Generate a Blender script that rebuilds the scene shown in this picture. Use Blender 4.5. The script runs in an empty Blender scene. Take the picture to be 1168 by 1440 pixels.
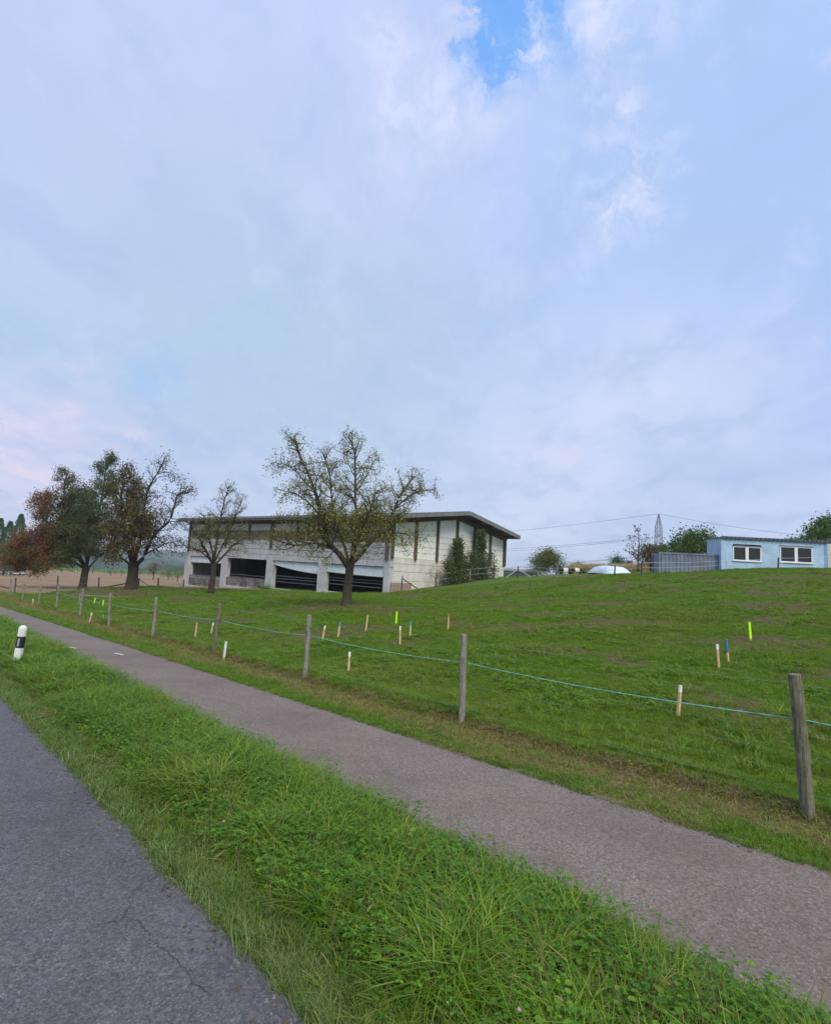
import bpy, bmesh, math, random
import numpy as np
from mathutils import Vector, Matrix
random.seed(7)
RNG = np.random.default_rng(11)
sc = bpy.context.scene
COL = sc.collection

# ------------------------------------------------------------------ camera
F = 750.0; CZ = 1.8
PIT = math.atan(80/750); RO = 0.058
cf = np.array([0, math.cos(PIT), math.sin(PIT)]); cu0 = np.array([0, -math.sin(PIT), math.cos(PIT)]); cr0 = np.array([1., 0, 0])
cr = cr0*math.cos(RO)+cu0*math.sin(RO); cu = cu0*math.cos(RO)-cr0*math.sin(RO)
CAM = np.array([0, 0, CZ])
cd = bpy.data.cameras.new('camera'); cam = bpy.data.objects.new('camera', cd); COL.objects.link(cam)
cd.sensor_fit = 'HORIZONTAL'; cd.sensor_width = 36; cd.lens = 36*F/1168; cd.clip_end = 9000; cd.clip_start = .05
M3 = Matrix(((cr[0], cu[0], -cf[0]), (cr[1], cu[1], -cf[1]), (cr[2], cu[2], -cf[2])))
cam.matrix_world = Matrix.Translation(Vector(CAM)) @ M3.to_4x4()
sc.camera = cam

def ray(px, py): return cf+cr*(px-584)/F-cu*(py-720)/F
def at(px, py, D):
    d = ray(px, py); return CAM+d*(D/d[1])
def onpl(px, py, p0, n):
    d = ray(px, py); return CAM+d*(((p0-CAM)@n)/(d@n))

# ------------------------------------------------------------------ view
sc.view_settings.view_transform = 'Standard'; sc.view_settings.look = 'None'
sc.view_settings.gamma = 1; sc.view_settings.use_curve_mapping = False
sc.view_settings.exposure = 0.42

# ------------------------------------------------------------------ node helpers
class NT:
    def __init__(s, nt): s.nt = nt; s.n = nt.nodes; s.l = nt.links
    def new(s, t, **k):
        n = s.n.new(t)
        for a, b in k.items(): setattr(n, a, b)
        return n
    def _in(s, sock, v):
        if hasattr(v, 'is_linked') or isinstance(v, bpy.types.NodeSocket): s.l.new(v, sock)
        elif v is not None: sock.default_value = v
    def math(s, op, a, b=None, c=None, clamp=False):
        n = s.new('ShaderNodeMath', operation=op, use_clamp=clamp)
        s._in(n.inputs[0], a)
        if b is not None: s._in(n.inputs[1], b)
        if c is not None: s._in(n.inputs[2], c)
        return n.outputs[0]
    def vmath(s, op, a, b=None):
        n = s.new('ShaderNodeVectorMath', operation=op); s._in(n.inputs[0], a)
        if b is not None: s._in(n.inputs[1], b)
        return n.outputs['Value'] if op in ('DOT_PRODUCT', 'LENGTH', 'DISTANCE') else n.outputs[0]
    def mix(s, f, a, b, mode='MIX'):
        n = s.new('ShaderNodeMix', data_type='RGBA', blend_type=mode); n.clamp_factor = True
        s._in(n.inputs[0], f); s._in(n.inputs[6], rgba(a)); s._in(n.inputs[7], rgba(b)); return n.outputs[2]
    def rng(s, v, a, b, c=0., d=1., smooth=True):
        n = s.new('ShaderNodeMapRange', interpolation_type='SMOOTHSTEP' if smooth else 'LINEAR')
        s._in(n.inputs[0], v)
        for i, q in enumerate((a, b, c, d)): n.inputs[i+1].default_value = q
        return n.outputs[0]
    def noise(s, vec, scale, detail=4, rough=.55, dist=0., col=False):
        n = s.new('ShaderNodeTexNoise'); n.inputs['Scale'].default_value = scale; n.inputs['Detail'].default_value = detail
        n.inputs['Roughness'].default_value = rough; n.inputs['Distortion'].default_value = dist
        if vec is not None: s.l.new(vec, n.inputs['Vector'])
        return n.outputs['Color' if col else 'Fac']
    def scale(s, vec, v):
        n = s.new('ShaderNodeMapping'); s.l.new(vec, n.inputs[0]); n.inputs['Scale'].default_value = v; return n.outputs[0]
def rgba(v):
    if isinstance(v, (tuple, list)) and len(v) == 3: return (*v, 1)
    return v
def srgb(r, g, b):
    f = lambda c: (c/255/12.92) if c/255 <= .04045 else ((c/255+.055)/1.055)**2.4
    return (f(r), f(g), f(b))

# ------------------------------------------------------------------ world
SUN_EL, SUN_AZ = math.radians(50), math.radians(160)     # azimuth measured clockwise from +Y: behind the camera, a little right
w = bpy.data.worlds.new('World'); sc.world = w; w.use_nodes = True
W = NT(w.node_tree); W.n.clear()
out = W.new('ShaderNodeOutputWorld')
sky = W.new('ShaderNodeTexSky', sky_type='NISHITA'); sky.sun_disc = False
sky.sun_elevation = SUN_EL; sky.sun_rotation = SUN_AZ
bg1 = W.new('ShaderNodeBackground'); bg1.inputs[1].default_value = .13
W.l.new(sky.outputs[0], bg1.inputs[0])
geo = W.new('ShaderNodeTexCoord'); dvec = W.vmath('NORMALIZE', geo.outputs['Generated'])
sep = W.new('ShaderNodeSeparateXYZ'); W.l.new(dvec, sep.inputs[0]); dz = sep.outputs[2]
# cloud coordinates: direction projected on a flat cloud deck
k = W.math('ADD', W.math('ABSOLUTE', dz), .22)
cp = W.new('ShaderNodeCombineXYZ'); W.l.new(W.math('DIVIDE', sep.outputs[0], k), cp.inputs[0]); W.l.new(W.math('DIVIDE', sep.outputs[1], k), cp.inputs[1])
cpl = cp.outputs[0]
warp = W.vmath('ADD', dvec, W.vmath('MULTIPLY', W.vmath('SUBTRACT', W.noise(dvec, 3.2, 5, .62, col=True), (.5, .5, .5)), (.42, .42, .42)))
warp2 = W.vmath('ADD', dvec, W.vmath('MULTIPLY', W.vmath('SUBTRACT', W.noise(dvec, 14., 6, .65, col=True), (.5, .5, .5)), (.10, .10, .10)))
def ndir(px, py):
    d = ray(px, py); return tuple(d/np.linalg.norm(d))
def blob(px, py, r0, r1, src=None):
    return W.rng(W.vmath('DISTANCE', src or warp, ndir(px, py)), r0, r1, 1., 0.)
base = W.rng(dz, 0., .75)
c = W.mix(base, srgb(206, 215, 240), srgb(182, 202, 244))
c = W.mix(W.math('MULTIPLY', blob(1150, 250, .1, .75), .75), c, srgb(160, 192, 242))
c = W.mix(W.math('MULTIPLY', blob(170, 330, .05, .55), .9), c, srgb(172, 199, 229))
c = W.mix(W.math('MULTIPLY', blob(430, 470, .08, .52), .8), c, srgb(175, 199, 224))
c = W.mix(W.math('MULTIPLY', blob(560, 200, .02, .33), .65), c, srgb(198, 206, 245))
c = W.mix(W.math('MULTIPLY', blob(120, 60, .02, .4), .6), c, srgb(200, 205, 244))
c = W.mix(W.math('MULTIPLY', blob(1120, 500, .02, .3), .55), c, srgb(168, 190, 232))
c = W.mix(W.math('MULTIPLY', blob(900, 560, .02, .3), .8), c, srgb(206, 216, 242))
c = W.mix(W.math('MULTIPLY', blob(90, 640, .0, .22), .8), c, srgb(212, 209, 235))
c = W.mix(W.math('MULTIPLY', blob(770, 660, .0, .16), .25), c, srgb(214, 214, 238))
n1 = W.noise(cpl, 1.1, 6, .6); n2 = W.noise(warp, 6.5, 7, .62, .3); n3 = W.noise(W.scale(cpl, (1.6, .9, 1)), 3.4, 7, .6, .4)
c = W.mix(W.math('MULTIPLY', W.rng(n1, .40, .68), .6), c, srgb(168, 191, 224))
c = W.mix(W.math('MULTIPLY', W.rng(n2, .50, .78), .45), c, srgb(209, 214, 246))
c = W.mix(W.math('MULTIPLY', W.rng(n3, .46, .70), .5), c, srgb(163, 187, 226))
# brighter wisps round the gap and on the right
wis = W.rng(W.noise(warp2, 9., 7, .68, .5), .42, .72)
ring = W.math('ADD', blob(640, 120, .04, .20), W.math('ADD', blob(860, 250, .02, .12), blob(840, 40, .03, .16)), clamp=True)
c = W.mix(W.math('MULTIPLY', W.math('MULTIPLY', wis, ring), .72), c, srgb(226, 229, 252))
# small lit clouds low on the left
lows = W.math('MULTIPLY', W.rng(W.noise(W.scale(warp2, (1, 1, 2.6)), 9., 6, .6), .5, .7), W.math('ADD', blob(40, 600, .05, .26), W.math('MULTIPLY', blob(780, 655, .02, .12), .35), clamp=True))
c = W.mix(W.math('MULTIPLY', lows, .55), c, srgb(233, 218, 236))
bg2 = W.new('ShaderNodeBackground'); W.l.new(c, bg2.inputs[0]); bg2.inputs[1].default_value = .83
# the gap in the cloud where clear sky shows
tear = W.noise(warp2, 11., 7, .66, .4)
gap = W.math('MAXIMUM', W.math('MAXIMUM', blob(700, 25, .02, .115, warp2), W.math('MULTIPLY', blob(687, 105, .0, .055, warp2), .8)), W.math('MULTIPLY', blob(215, 535, .0, .07, warp2), .3))
gap = W.math('MAXIMUM', gap, W.math('MULTIPLY', blob(770, 30, .01, .08, warp2), .75))
gap = W.math('MULTIPLY', gap, W.rng(tear, .38, .62, .0, 1.15))
bg3 = W.new('ShaderNodeBackground'); bg3.inputs[0].default_value = (*srgb(88, 160, 238), 1)
bgm = W.new('ShaderNodeMixShader'); bgm.inputs[0].default_value = .75; W.l.new(bg1.outputs[0], bgm.inputs[1]); W.l.new(bg3.outputs[0], bgm.inputs[2])
ms = W.new('ShaderNodeMixShader'); W.l.new(W.math('MINIMUM', gap, .82), ms.inputs[0]); W.l.new(bg2.outputs[0], ms.inputs[1]); W.l.new(bgm.outputs[0], ms.inputs[2])
W.l.new(ms.outputs[0], out.inputs[0])

# ------------------------------------------------------------------ sun (veiled)
sl = bpy.data.lights.new('sun', 'SUN'); sl.energy = 2.5; sl.angle = math.radians(30); sl.color = (1, .93, .80)
so = bpy.data.objects.new('sun', sl); COL.objects.link(so)
sd = Vector((math.sin(SUN_AZ)*math.cos(SUN_EL), math.cos(SUN_AZ)*math.cos(SUN_EL), math.sin(SUN_EL)))
so.rotation_euler = sd.to_track_quat('Z', 'Y').to_euler(); so.location = (0, 0, 60)

# ------------------------------------------------------------------ object helpers
def mesh_obj(name, verts, faces, mat, parent=None, smooth=False, loc=None):
    me = bpy.data.meshes.new(name)
    if isinstance(faces, np.ndarray):
        nf, k_ = faces.shape
        me.vertices.add(len(verts)); me.vertices.foreach_set('co', np.asarray(verts, dtype=np.float32).ravel())
        me.loops.add(nf*k_); me.loops.foreach_set('vertex_index', faces.astype(np.int32).ravel())
        me.polygons.add(nf); me.polygons.foreach_set('loop_start', np.arange(0, nf*k_, k_, dtype=np.int32)); me.polygons.foreach_set('loop_total', np.full(nf, k_, dtype=np.int32))
        me.update(calc_edges=True)
    else:
        me.from_pydata([tuple(v) for v in verts], [], faces); me.update()
    if smooth: me.polygons.foreach_set('use_smooth', [True]*len(me.polygons))
    for m in (mat if isinstance(mat, (list, tuple)) else [mat]): me.materials.append(m)
    o = bpy.data.objects.new(name, me); COL.objects.link(o)
    if parent: o.parent = parent
    if loc is not None: o.location = loc
    return o
def tag(o, label=None, cat=None, group=None, kind=None):
    if label: o['label'] = label
    if cat: o['category'] = cat
    if group: o['group'] = group
    if kind: o['kind'] = kind
    return o
def empty(name, loc, label, cat, group=None, rz=0):
    o = bpy.data.objects.new(name, None); COL.objects.link(o); o.location = tuple(loc); o.rotation_euler = (0, 0, rz)
    o.empty_display_size = .2
    return tag(o, label, cat, group)

class MB:
    """collects simple solids, builds them as one mesh"""
    def __init__(s): s.v = []; s.f = []
    def add(s, vs, fs):
        b = len(s.v); s.v += [tuple(map(float, q)) for q in vs]; s.f += [tuple(b+i for i in q) for q in fs]; return s
    def hexa(s, p):       # p: 8 points, bottom 0-3 (ccw), top 4-7
        return s.add(p, [(3, 2, 1, 0), (4, 5, 6, 7), (0, 1, 5, 4), (1, 2, 6, 5), (2, 3, 7, 6), (3, 0, 4, 7)])
    def box(s, x0, x1, y0, y1, z0, z1):
        return s.hexa([(x0, y0, z0), (x1, y0, z0), (x1, y1, z0), (x0, y1, z0), (x0, y0, z1), (x1, y0, z1), (x1, y1, z1), (x0, y1, z1)])
    def tube(s, pts, rad, n=6, cap=True):
        pts = [np.array(p, float) for p in pts]; m = len(pts)
        if not hasattr(rad, '__len__'): rad = [rad]*m
        rings = []
        for i, p in enumerate(pts):
            t = pts[min(i+1, m-1)]-pts[max(i-1, 0)]; t = t/(np.linalg.norm(t)+1e-9)
            a = np.cross(t, (0, 0, 1.)) if abs(t[2]) < .9 else np.cross(t, (1., 0, 0)); a /= np.linalg.norm(a); b = np.cross(t, a)
            rings.append([p+rad[i]*(math.cos(2*math.pi*k/n)*a+math.sin(2*math.pi*k/n)*b) for k in range(n)])
        fs = []
        for i in range(m-1):
            for k in range(n): fs.append((i*n+k, i*n+(k+1) % n, (i+1)*n+(k+1) % n, (i+1)*n+k))
        if cap: fs += [tuple(range(n-1, -1, -1)), tuple((m-1)*n+k for k in range(n))]
        return s.add([q for r_ in rings for q in r_], fs)
    def build(s, name, mat, parent=None, smooth=False, bevel=0):
        o = mesh_obj(name, s.v, s.f, mat, parent, smooth)
        if bevel:
            m = o.modifiers.new('bevel', 'BEVEL'); m.width = bevel; m.segments = 2; m.limit_method = 'ANGLE'
        return o

# ------------------------------------------------------------------ materials
def mat(name, fn):
    m = bpy.data.materials.new(name); m.use_nodes = True; N = NT(m.node_tree)
    p = N.n.get('Principled BSDF'); p.inputs['Roughness'].default_value = .8; p.inputs['Specular IOR Level'].default_value = .3
    fn(N, p, N.new('ShaderNodeNewGeometry').outputs['Position']); return m
def bump(N, p, h, strength=.4, dist=.01):
    b = N.new('ShaderNodeBump'); b.inputs['Strength'].default_value = strength; b.inputs['Distance'].default_value = dist
    N.l.new(h, b.inputs['Height']); N.l.new(b.outputs[0], p.inputs['Normal'])
def simple(name, col, rough=.7, var=.12, sc_=6., metal=0., spec=.3, bmp=0., tex='obj'):
    def fn(N, p, pos):
        v = N.new('ShaderNodeTexCoord').outputs['Object'] if tex == 'obj' else pos
        n = N.noise(v, sc_, 5, .6); d = tuple(x*(1-var*1.6) for x in col); b_ = tuple(min(1, x*(1+var)) for x in col)
        N.l.new(N.mix(N.rng(n, .3, .7), d, b_), p.inputs['Base Color']); p.inputs['Roughness'].default_value = rough
        p.inputs['Metallic'].default_value = metal; p.inputs['Specular IOR Level'].default_value = spec
        if bmp: bump(N, p, N.noise(v, sc_*6, 4), bmp, .01)
    return mat(name, fn)

def asphalt(name, dark, mid, light, tintc, agg=170.):
    def fn(N, p, pos):
        vo = N.new('ShaderNodeTexVoronoi'); vo.inputs['Scale'].default_value = agg; N.l.new(pos, vo.inputs['Vector'])
        sp = N.new('ShaderNodeSeparateColor'); N.l.new(vo.outputs['Color'], sp.inputs[0])
        a = N.mix(sp.outputs[0], dark, mid)
        a = N.mix(N.math('MULTIPLY', N.rng(sp.outputs[1], .8, .97), .8), a, light)
        a = N.mix(N.math('MULTIPLY', N.rng(sp.outputs[2], .7, .9), .45), a, tintc)
        g = N.noise(pos, 38., 4, .7); a = N.mix(.35, a, N.mix(N.rng(g, .3, .7), dark, light), 'MIX')
        b = N.noise(pos, .7, 6, .65, .5); a = N.mix(N.math('MULTIPLY', N.rng(b, .35, .7), .42), a, dark)
        b3 = N.noise(pos, 2.1, 6, .7, .8); a = N.mix(N.math('MULTIPLY', N.rng(b3, .52, .72), .30), a, tintc)
        b2 = N.noise(pos, 5., 5, .7); a = N.mix(N.math('MULTIPLY', N.rng(b2, .5, .8), .15), a, light)
        N.l.new(a, p.inputs['Base Color']); p.inputs['Roughness'].default_value = .82; p.inputs['Specular IOR Level'].default_value = .25
        bump(N, p, N.math('ADD', vo.outputs['Distance'], N.math('MULTIPLY', g, .8)), .38, .005)
    return mat(name, fn)
m_road = asphalt('road asphalt', (.040, .040, .047), (.098, .096, .108), (.225, .222, .228), (.125, .11, .115), 130.)
m_path = asphalt('path asphalt', (.085, .064, .052), (.180, .150, .132), (.34, .30, .275), (.24, .155, .115), 95.)
m_crack = simple('crack', (.03, .03, .034), .9)
m_white = simple('white paint', (.62, .62, .6), .6, .15, 20.)
m_silt = simple('edge silt', (.10, .082, .06), .95, .5, 9., bmp=.6, tex='pos')

def ground_fn(N, p, pos):
    at_ = N.new('ShaderNodeAttribute'); at_.attribute_name = 'soil'
    ac = N.new('ShaderNodeAttribute'); ac.attribute_name = 'crop'
    fine = N.noise(pos, 5.5, 6, .7); mid_ = N.noise(pos, .7, 5, .6); tiny = N.noise(pos, 38., 3, .7)
    g = N.mix(N.rng(fine, .3, .7), (.045, .090, .014), (.11, .175, .028))
    g = N.mix(N.math('MULTIPLY', N.rng(mid_, .4, .7), .45), g, (.13, .15, .035))
    br = N.mix(N.rng(tiny, .3, .7), (.048, .040, .018), (.150, .122, .056))
    s_ = N.rng(N.math('ADD', at_.outputs['Fac'], N.math('MULTIPLY', N.math('SUBTRACT', fine, .5), .9)), .35, .7)
    g = N.mix(s_, g, br)
    cr_ = N.mix(N.rng(N.noise(N.scale(pos, (.12, 1, 1)), .9, 5), .3, .7), (.19, .125, .075), (.30, .21, .13))
    g = N.mix(ac.outputs['Fac'], g, cr_)
    N.l.new(g, p.inputs['Base Color']); p.inputs['Roughness'].default_value = .95; p.inputs['Specular IOR Level'].default_value = .1
    bump(N, p, N.math('ADD', fine, N.math('MULTIPLY', tiny, .5)), .8, .06)
m_ground = mat('grassy soil', ground_fn)

def leafy(name, cols, tr=.35, posvar=None, rough=.55, attr=False, blade=False):
    """foliage: colour by instance / by leaf attribute; diffuse with translucency"""
    m = bpy.data.materials.new(name); m.use_nodes = True; N = NT(m.node_tree); N.n.clear()
    o = N.new('ShaderNodeOutputMaterial')
    if attr:
        a = N.new('ShaderNodeAttribute'); a.attribute_name = 'tint'; f_ = a.outputs['Fac']
    elif blade:
        a = N.new('ShaderNodeAttribute'); a.attribute_name = 'tint'
        f_ = N.math('ADD', N.math('MULTIPLY', a.outputs['Fac'], .6), N.math('MULTIPLY', N.new('ShaderNodeObjectInfo').outputs['Random'], .4))
    else: f_ = N.new('ShaderNodeObjectInfo').outputs['Random']
    rp = N.new('ShaderNodeValToRGB'); N.l.new(f_, rp.inputs[0]); el = rp.color_ramp.elements
    while len(el) < len(cols): el.new(.5)
    for i, c_ in enumerate(cols): el[i].position = i/(len(cols)-1); el[i].color = (*c_, 1)
    c_ = rp.outputs[0]
    if posvar:
        pos = N.new('ShaderNodeNewGeometry').outputs['Position']
        for (s_, lo, hi, amt, colr) in posvar: c_ = N.mix(N.math('MULTIPLY', N.rng(N.noise(pos, s_, 4, .6), lo, hi), amt), c_, colr)
    p = N.new('ShaderNodeBsdfPrincipled'); N.l.new(c_, p.inputs['Base Color']); p.inputs['Roughness'].default_value = rough; p.inputs['Specular IOR Level'].default_value = .25
    t = N.new('ShaderNodeBsdfTranslucent'); N.l.new(N.mix(.5, c_, (.25, .35, .03), 'MIX'), t.inputs[0])
    mx = N.new('ShaderNodeMixShader'); mx.inputs[0].default_value = tr
    N.l.new(p.outputs[0], mx.inputs[1]); N.l.new(t.outputs[0], mx.inputs[2]); N.l.new(mx.outputs[0], o.inputs[0]); return m
G_ = [(.020, .065, .005), (.055, .145, .008), (.120, .235, .010), (.20, .30, .018), (.36, .38, .13)]
m_grass = leafy('verge grass', G_, .3, [(.8, .45, .7, .5, (.190, .235, .025)), (2.6, .5, .72, .55, (.028, .095, .008))], blade=True)
m_grass_edge = leafy('edge grass', [(.06, .12, .02), (.12, .20, .04), (.20, .28, .09), (.32, .34, .17)], .3, [(1.4, .45, .75, .45, (.15, .14, .05))], blade=True)
m_weed = leafy('broad leaf weeds', [(.022, .085, .008), (.050, .150, .012), (.090, .220, .016), (.18, .30, .03)], .3, blade=True)
m_dry = leafy('dry clippings', [(.12, .10, .035), (.22, .165, .06), (.33, .25, .11), (.10, .14, .03)], .2, blade=True)
m_field = leafy('pasture grass', [(.045, .120, .007), (.100, .215, .009), (.160, .275, .012), (.25, .31, .03)], .3, [(.16, .42, .66, .55, (.185, .190, .030)), (.9, .48, .72, .6, (.060, .165, .008)), (3.2, .5, .8, .45, (.04, .085, .012))], blade=True)
m_petal_p = simple('clover blossom', (.42, .22, .30), .8); m_petal_y = simple('yellow blossom', (.75, .55, .05), .8); m_petal_w = simple('white blossom', (.7, .7, .66), .8)
m_seed = leafy('seed stalks', [(.13, .12, .05), (.2, .17, .08), (.16, .10, .07)], .2)

def wood_fn(c0, c1, moss=None):
    def fn(N, p, pos):
        v = N.new('ShaderNodeTexCoord').outputs['Object']
        g = N.noise(N.scale(v, (1, 1, .06)), 60., 6, .7, .6); l_ = N.noise(v, 9., 5, .65)
        c_ = N.mix(N.rng(g, .3, .7), c0, c1); c_ = N.mix(N.math('MULTIPLY', N.rng(l_, .45, .7), .5), c_, tuple(x*.45 for x in c0))
        if moss: c_ = N.mix(N.math('MULTIPLY', N.rng(N.noise(pos, 14., 5, .7), .5, .66), .6), c_, moss)
        N.l.new(c_, p.inputs['Base Color']); p.inputs['Roughness'].default_value = .9; bump(N, p, g, .8, .006)
    return fn
m_post = mat('weathered fence wood', wood_fn((.13, .12, .095), (.34, .32, .27), (.16, .17, .09)))
m_post2 = mat('mossy fence wood', wood_fn((.075, .072, .045), (.24, .225, .16), (.11, .13, .05)))
m_darkpost = mat('dark fence wood', wood_fn((.045, .036, .03), (.12, .10, .085)))
m_rawwood = mat('raw stake wood', wood_fn((.52, .33, .16), (.70, .50, .28)))
m_barn_post = mat('barn timber', wood_fn((.065, .048, .036), (.135, .105, .08)))
m_soffit = mat('soffit boards', wood_fn((.085, .065, .05), (.16, .125, .095)))
m_board = mat('reddish boards', wood_fn((.25, .17, .13), (.42, .31, .25)))
m_rope = simple('electric rope', (.16, .50, .46), .6, .25, 14.)
m_cord = simple('white cord', (.62, .68, .66), .6)
m_wire = simple('galvanised wire', (.26, .30, .28), .5, .2, 8., .4)
m_black = simple('black plastic', (.02, .02, .022), .5)
m_stk_w = simple('white marking paint', (.78, .78, .74), .55, .08); m_stk_b = simple('blue marking paint', (.05, .20, .42), .5, .15)
m_stk_t = simple('teal marking paint', (.06, .36, .42), .5, .15)
m_stk_o = simple('orange marking paint', (.55, .20, .07), .5, .15)
def neonf(N, p, pos):
    p.inputs['Base Color'].default_value = (.48, .95, .02, 1); p.inputs['Roughness'].default_value = .5
m_neon = mat('fluorescent yellow green paint', neonf)
def barkf(c0, c1, moss):
    def fn(N, p, pos):
        v = N.scale(pos, (1, 1, .35)); g = N.noise(v, 22., 6, .7, .5)
        c_ = N.mix(N.rng(g, .3, .7), c0, c1); c_ = N.mix(N.math('MULTIPLY', N.rng(N.noise(pos, 3.5, 5, .7), .45, .62), .7), c_, moss)
        N.l.new(c_, p.inputs['Base Color']); p.inputs['Roughness'].default_value = .95; bump(N, p, g, .9, .04)
    return mat('bark', fn)
m_bark = barkf((.032, .026, .022), (.105, .085, .070), (.085, .082, .030))
m_bark2 = barkf((.025, .020, .018), (.075, .060, .050), (.060, .055, .030))
def concf(N, p, pos):
    v = pos; a = N.noise(v, 1.1, 6, .65); b = N.noise(N.scale(v, (1, 1, .12)), 3.5, 5, .65)
    c_ = N.mix(N.rng(a, .3, .7), (.37, .375, .385), (.50, .505, .515)); c_ = N.mix(N.math('MULTIPLY', N.rng(b, .5, .75), .45), c_, (.24, .22, .20))
    N.l.new(c_, p.inputs['Base Color']); bump(N, p, N.noise(v, 14., 4), .3, .02)
m_conc = mat('concrete', concf)
def conc2f(N, p, pos):
    a = N.noise(pos, .9, 6, .65); b = N.noise(N.scale(pos, (1, 1, .1)), 2.5, 5, .65)
    c_ = N.mix(N.rng(a, .3, .7), (.56, .53, .46), (.68, .65, .57)); c_ = N.mix(N.math('MULTIPLY', N.rng(b, .5, .75), .5), c_, (.34, .31, .25))
    N.l.new(c_, p.inputs['Base Color']); bump(N, p, N.noise(pos, 14., 4), .3, .02)
m_conc2 = mat('warm rendered concrete', conc2f)
m_oldconc = simple('stained wall', (.20, .185, .175), .9, .35, 1.2, bmp=.3, tex='pos')
def panf(N, p, pos):
    v = N.new('ShaderNodeTexCoord').outputs['Object']; a = N.noise(v, .8, 5, .6); b = N.noise(N.scale(v, (3, 3, .15)), 4., 4)
    c_ = N.mix(N.rng(a, .3, .7), (.70, .70, .63), (.80, .80, .73)); c_ = N.mix(N.math('MULTIPLY', N.rng(b, .5, .8), .4), c_, (.40, .40, .34))
    N.l.new(c_, p.inputs['Base Color'])
m_panel = mat('pale wall panel', panf)
m_net = simple('olive windbreak netting', (.17, .155, .10), .85, .2, 2., bmp=.2)
m_cleared = simple('translucent strip', (.42, .45, .44), .5, .1, 1.)
m_fascia = simple('grey metal fascia', (.19, .19, .185), .5, .15, 2., .2)
m_roof = simple('grey roof sheet', (.17, .17, .17), .6, .2, 2.)
m_blind = simple('rolled white blind', (.55, .62, .66), .6, .1, 1.)
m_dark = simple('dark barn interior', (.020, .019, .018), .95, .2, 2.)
m_rail = simple('steel rail', (.16, .16, .17), .45, .2, 3., .5)
m_hut = simple('pale blue hut wall', (.36, .50, .66), .6, .10, 1.5)
m_hutroof = simple('dark hut roof', (.10, .105, .12), .6, .2, 4.)
m_frame = simple('white window frame', (.72, .74, .76), .4, .05)
def glassf(N, p, pos):
    p.inputs['Base Color'].default_value = (.03, .035, .035, 1); p.inputs['Roughness'].default_value = .15; p.inputs['Specular IOR Level'].default_value = .22
m_glass = mat('dark window glass', glassf)
m_cont = simple('grey blue container steel', (.17, .20, .26), .6, .18, 1.2)
m_wrap = simple('white plastic sheet', (.58, .68, .80), .35, .12, 1.5, bmp=.5)
m_steel = simple('pylon steel', (.17, .19, .21), .6, .1)
m_redroof = simple('red tiled roof', (.26, .11, .08), .85, .3, 3.)
m_house = simple('house render', (.50, .50, .48), .8, .1)
m_teal = simple('dark green shed', (.05, .09, .085), .8, .2)
m_cowb = simple('black cow hide', (.015, .013, .012), .8); m_cowwh = simple('white cow hide', (.62, .58, .5), .8)
m_hill = simple('wooded hill', (.045, .075, .05), .95, .4, .02, tex='pos')
m_carp = simple('white car paint', (.62, .65, .70), .25, .03, spec=.5)
m_delw = simple('white delineator plastic', (.72, .74, .68), .5, .10, 12.)
def refl(N, p, pos):
    p.inputs['Base Color'].default_value = (.42, .44, .48, 1); p.inputs['Roughness'].default_value = .25; p.inputs['Metallic'].default_value = .4
m_refl = mat('grey reflector', refl)

# ------------------------------------------------------------------ terrain
U = np.array([-.7034, .7108]); Nn = np.array([.7108, .7034])
def planez(y): return -.0467*np.clip(y, -40, 220)
P1 = at(546, 835, 50)
va = ray(-395, 740); va = va*np.array([1, 1, 0]); A_ = va/np.linalg.norm(va); B_ = np.array([A_[1], -A_[0], 0])
if B_[0] < 0: B_ = -B_
ctrl = []
def cpx(px, py, D): ctrl.append(at(px, py, D))
def cpt(x, y, z): ctrl.append(np.array([x, y, z], float))
for t in range(-30, 90, 6):
    for s in (6.4, 9.0) if t > 30 else (6.4,):
        q = U*t+Nn*s; cpt(q[0], q[1], planez(q[1]))
for px, py, D in [(487, 852, 28), (299, 836, 38), (185, 829, 40), (117, 829, 38)]: cpx(px, py, D)
for px, py, n_ in [(540, 835, B_), (452, 834, B_), (378, 829, B_), (312, 827, B_), (264, 825, B_)]: ctrl.append(onpl(px, py, P1, n_))
for px, py in [(566, 833), (590, 829), (620, 825), (660, 818), (708, 813)]: ctrl.append(onpl(px, py, P1, A_))
for px, py, D in [(1168, 802, 38), (1090, 803, 38), (1014, 806, 39), (930, 810, 41), (850, 812.5, 42), (790, 814.5, 46), (740, 814.5, 52),
                  (1300, 804, 36), (1500, 810, 34), (1168, 830, 28), (1000, 835, 28), (850, 840, 30), (700, 846, 32), (600, 850, 32)]: cpx(px, py, D)
for px, py, D in [(1168, 801, 55), (1014, 805.5, 60), (850, 812, 80), (780, 811.5, 100), (720, 813, 90), (1300, 803, 60)]: cpx(px, py, D)
for px, py, D in [(40, 806, 200), (150, 811, 200), (254, 817, 200), (-80, 800, 200), (350, 822, 200)]: cpx(px, py, D)
cpt(30, 180, .2); cpt(100, 180, 1.5); cpt(160, 100, 4); cpt(120, 40, 6); cpt(80, 0, 4.5); cpt(60, -60, 4); cpt(0, 130, -1.5)
for x, y, z in [(-300, 500, -15), (0, 500, -8), (300, 500, -4), (500, 200, 2), (-400, 200, -13), (-900, 900, -16), (900, 900, -6), (0, 1200, -14), (3000, 3000, -14), (-3000, 3000, -16), (0, 4000, -16)]: cpt(x, y, z)
ctrl = np.array(ctrl); CX = ctrl[:, :2]; cc = 5.0
def ker(d2): return np.sqrt(d2+cc*cc)
K = ker(((CX[:, None]-CX[None])**2).sum(-1)); n_ = len(CX)
Am = np.zeros((n_+1, n_+1)); Am[:n_, :n_] = K-np.eye(n_)*.15; Am[:n_, n_] = 1; Am[n_, :n_] = 1
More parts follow.
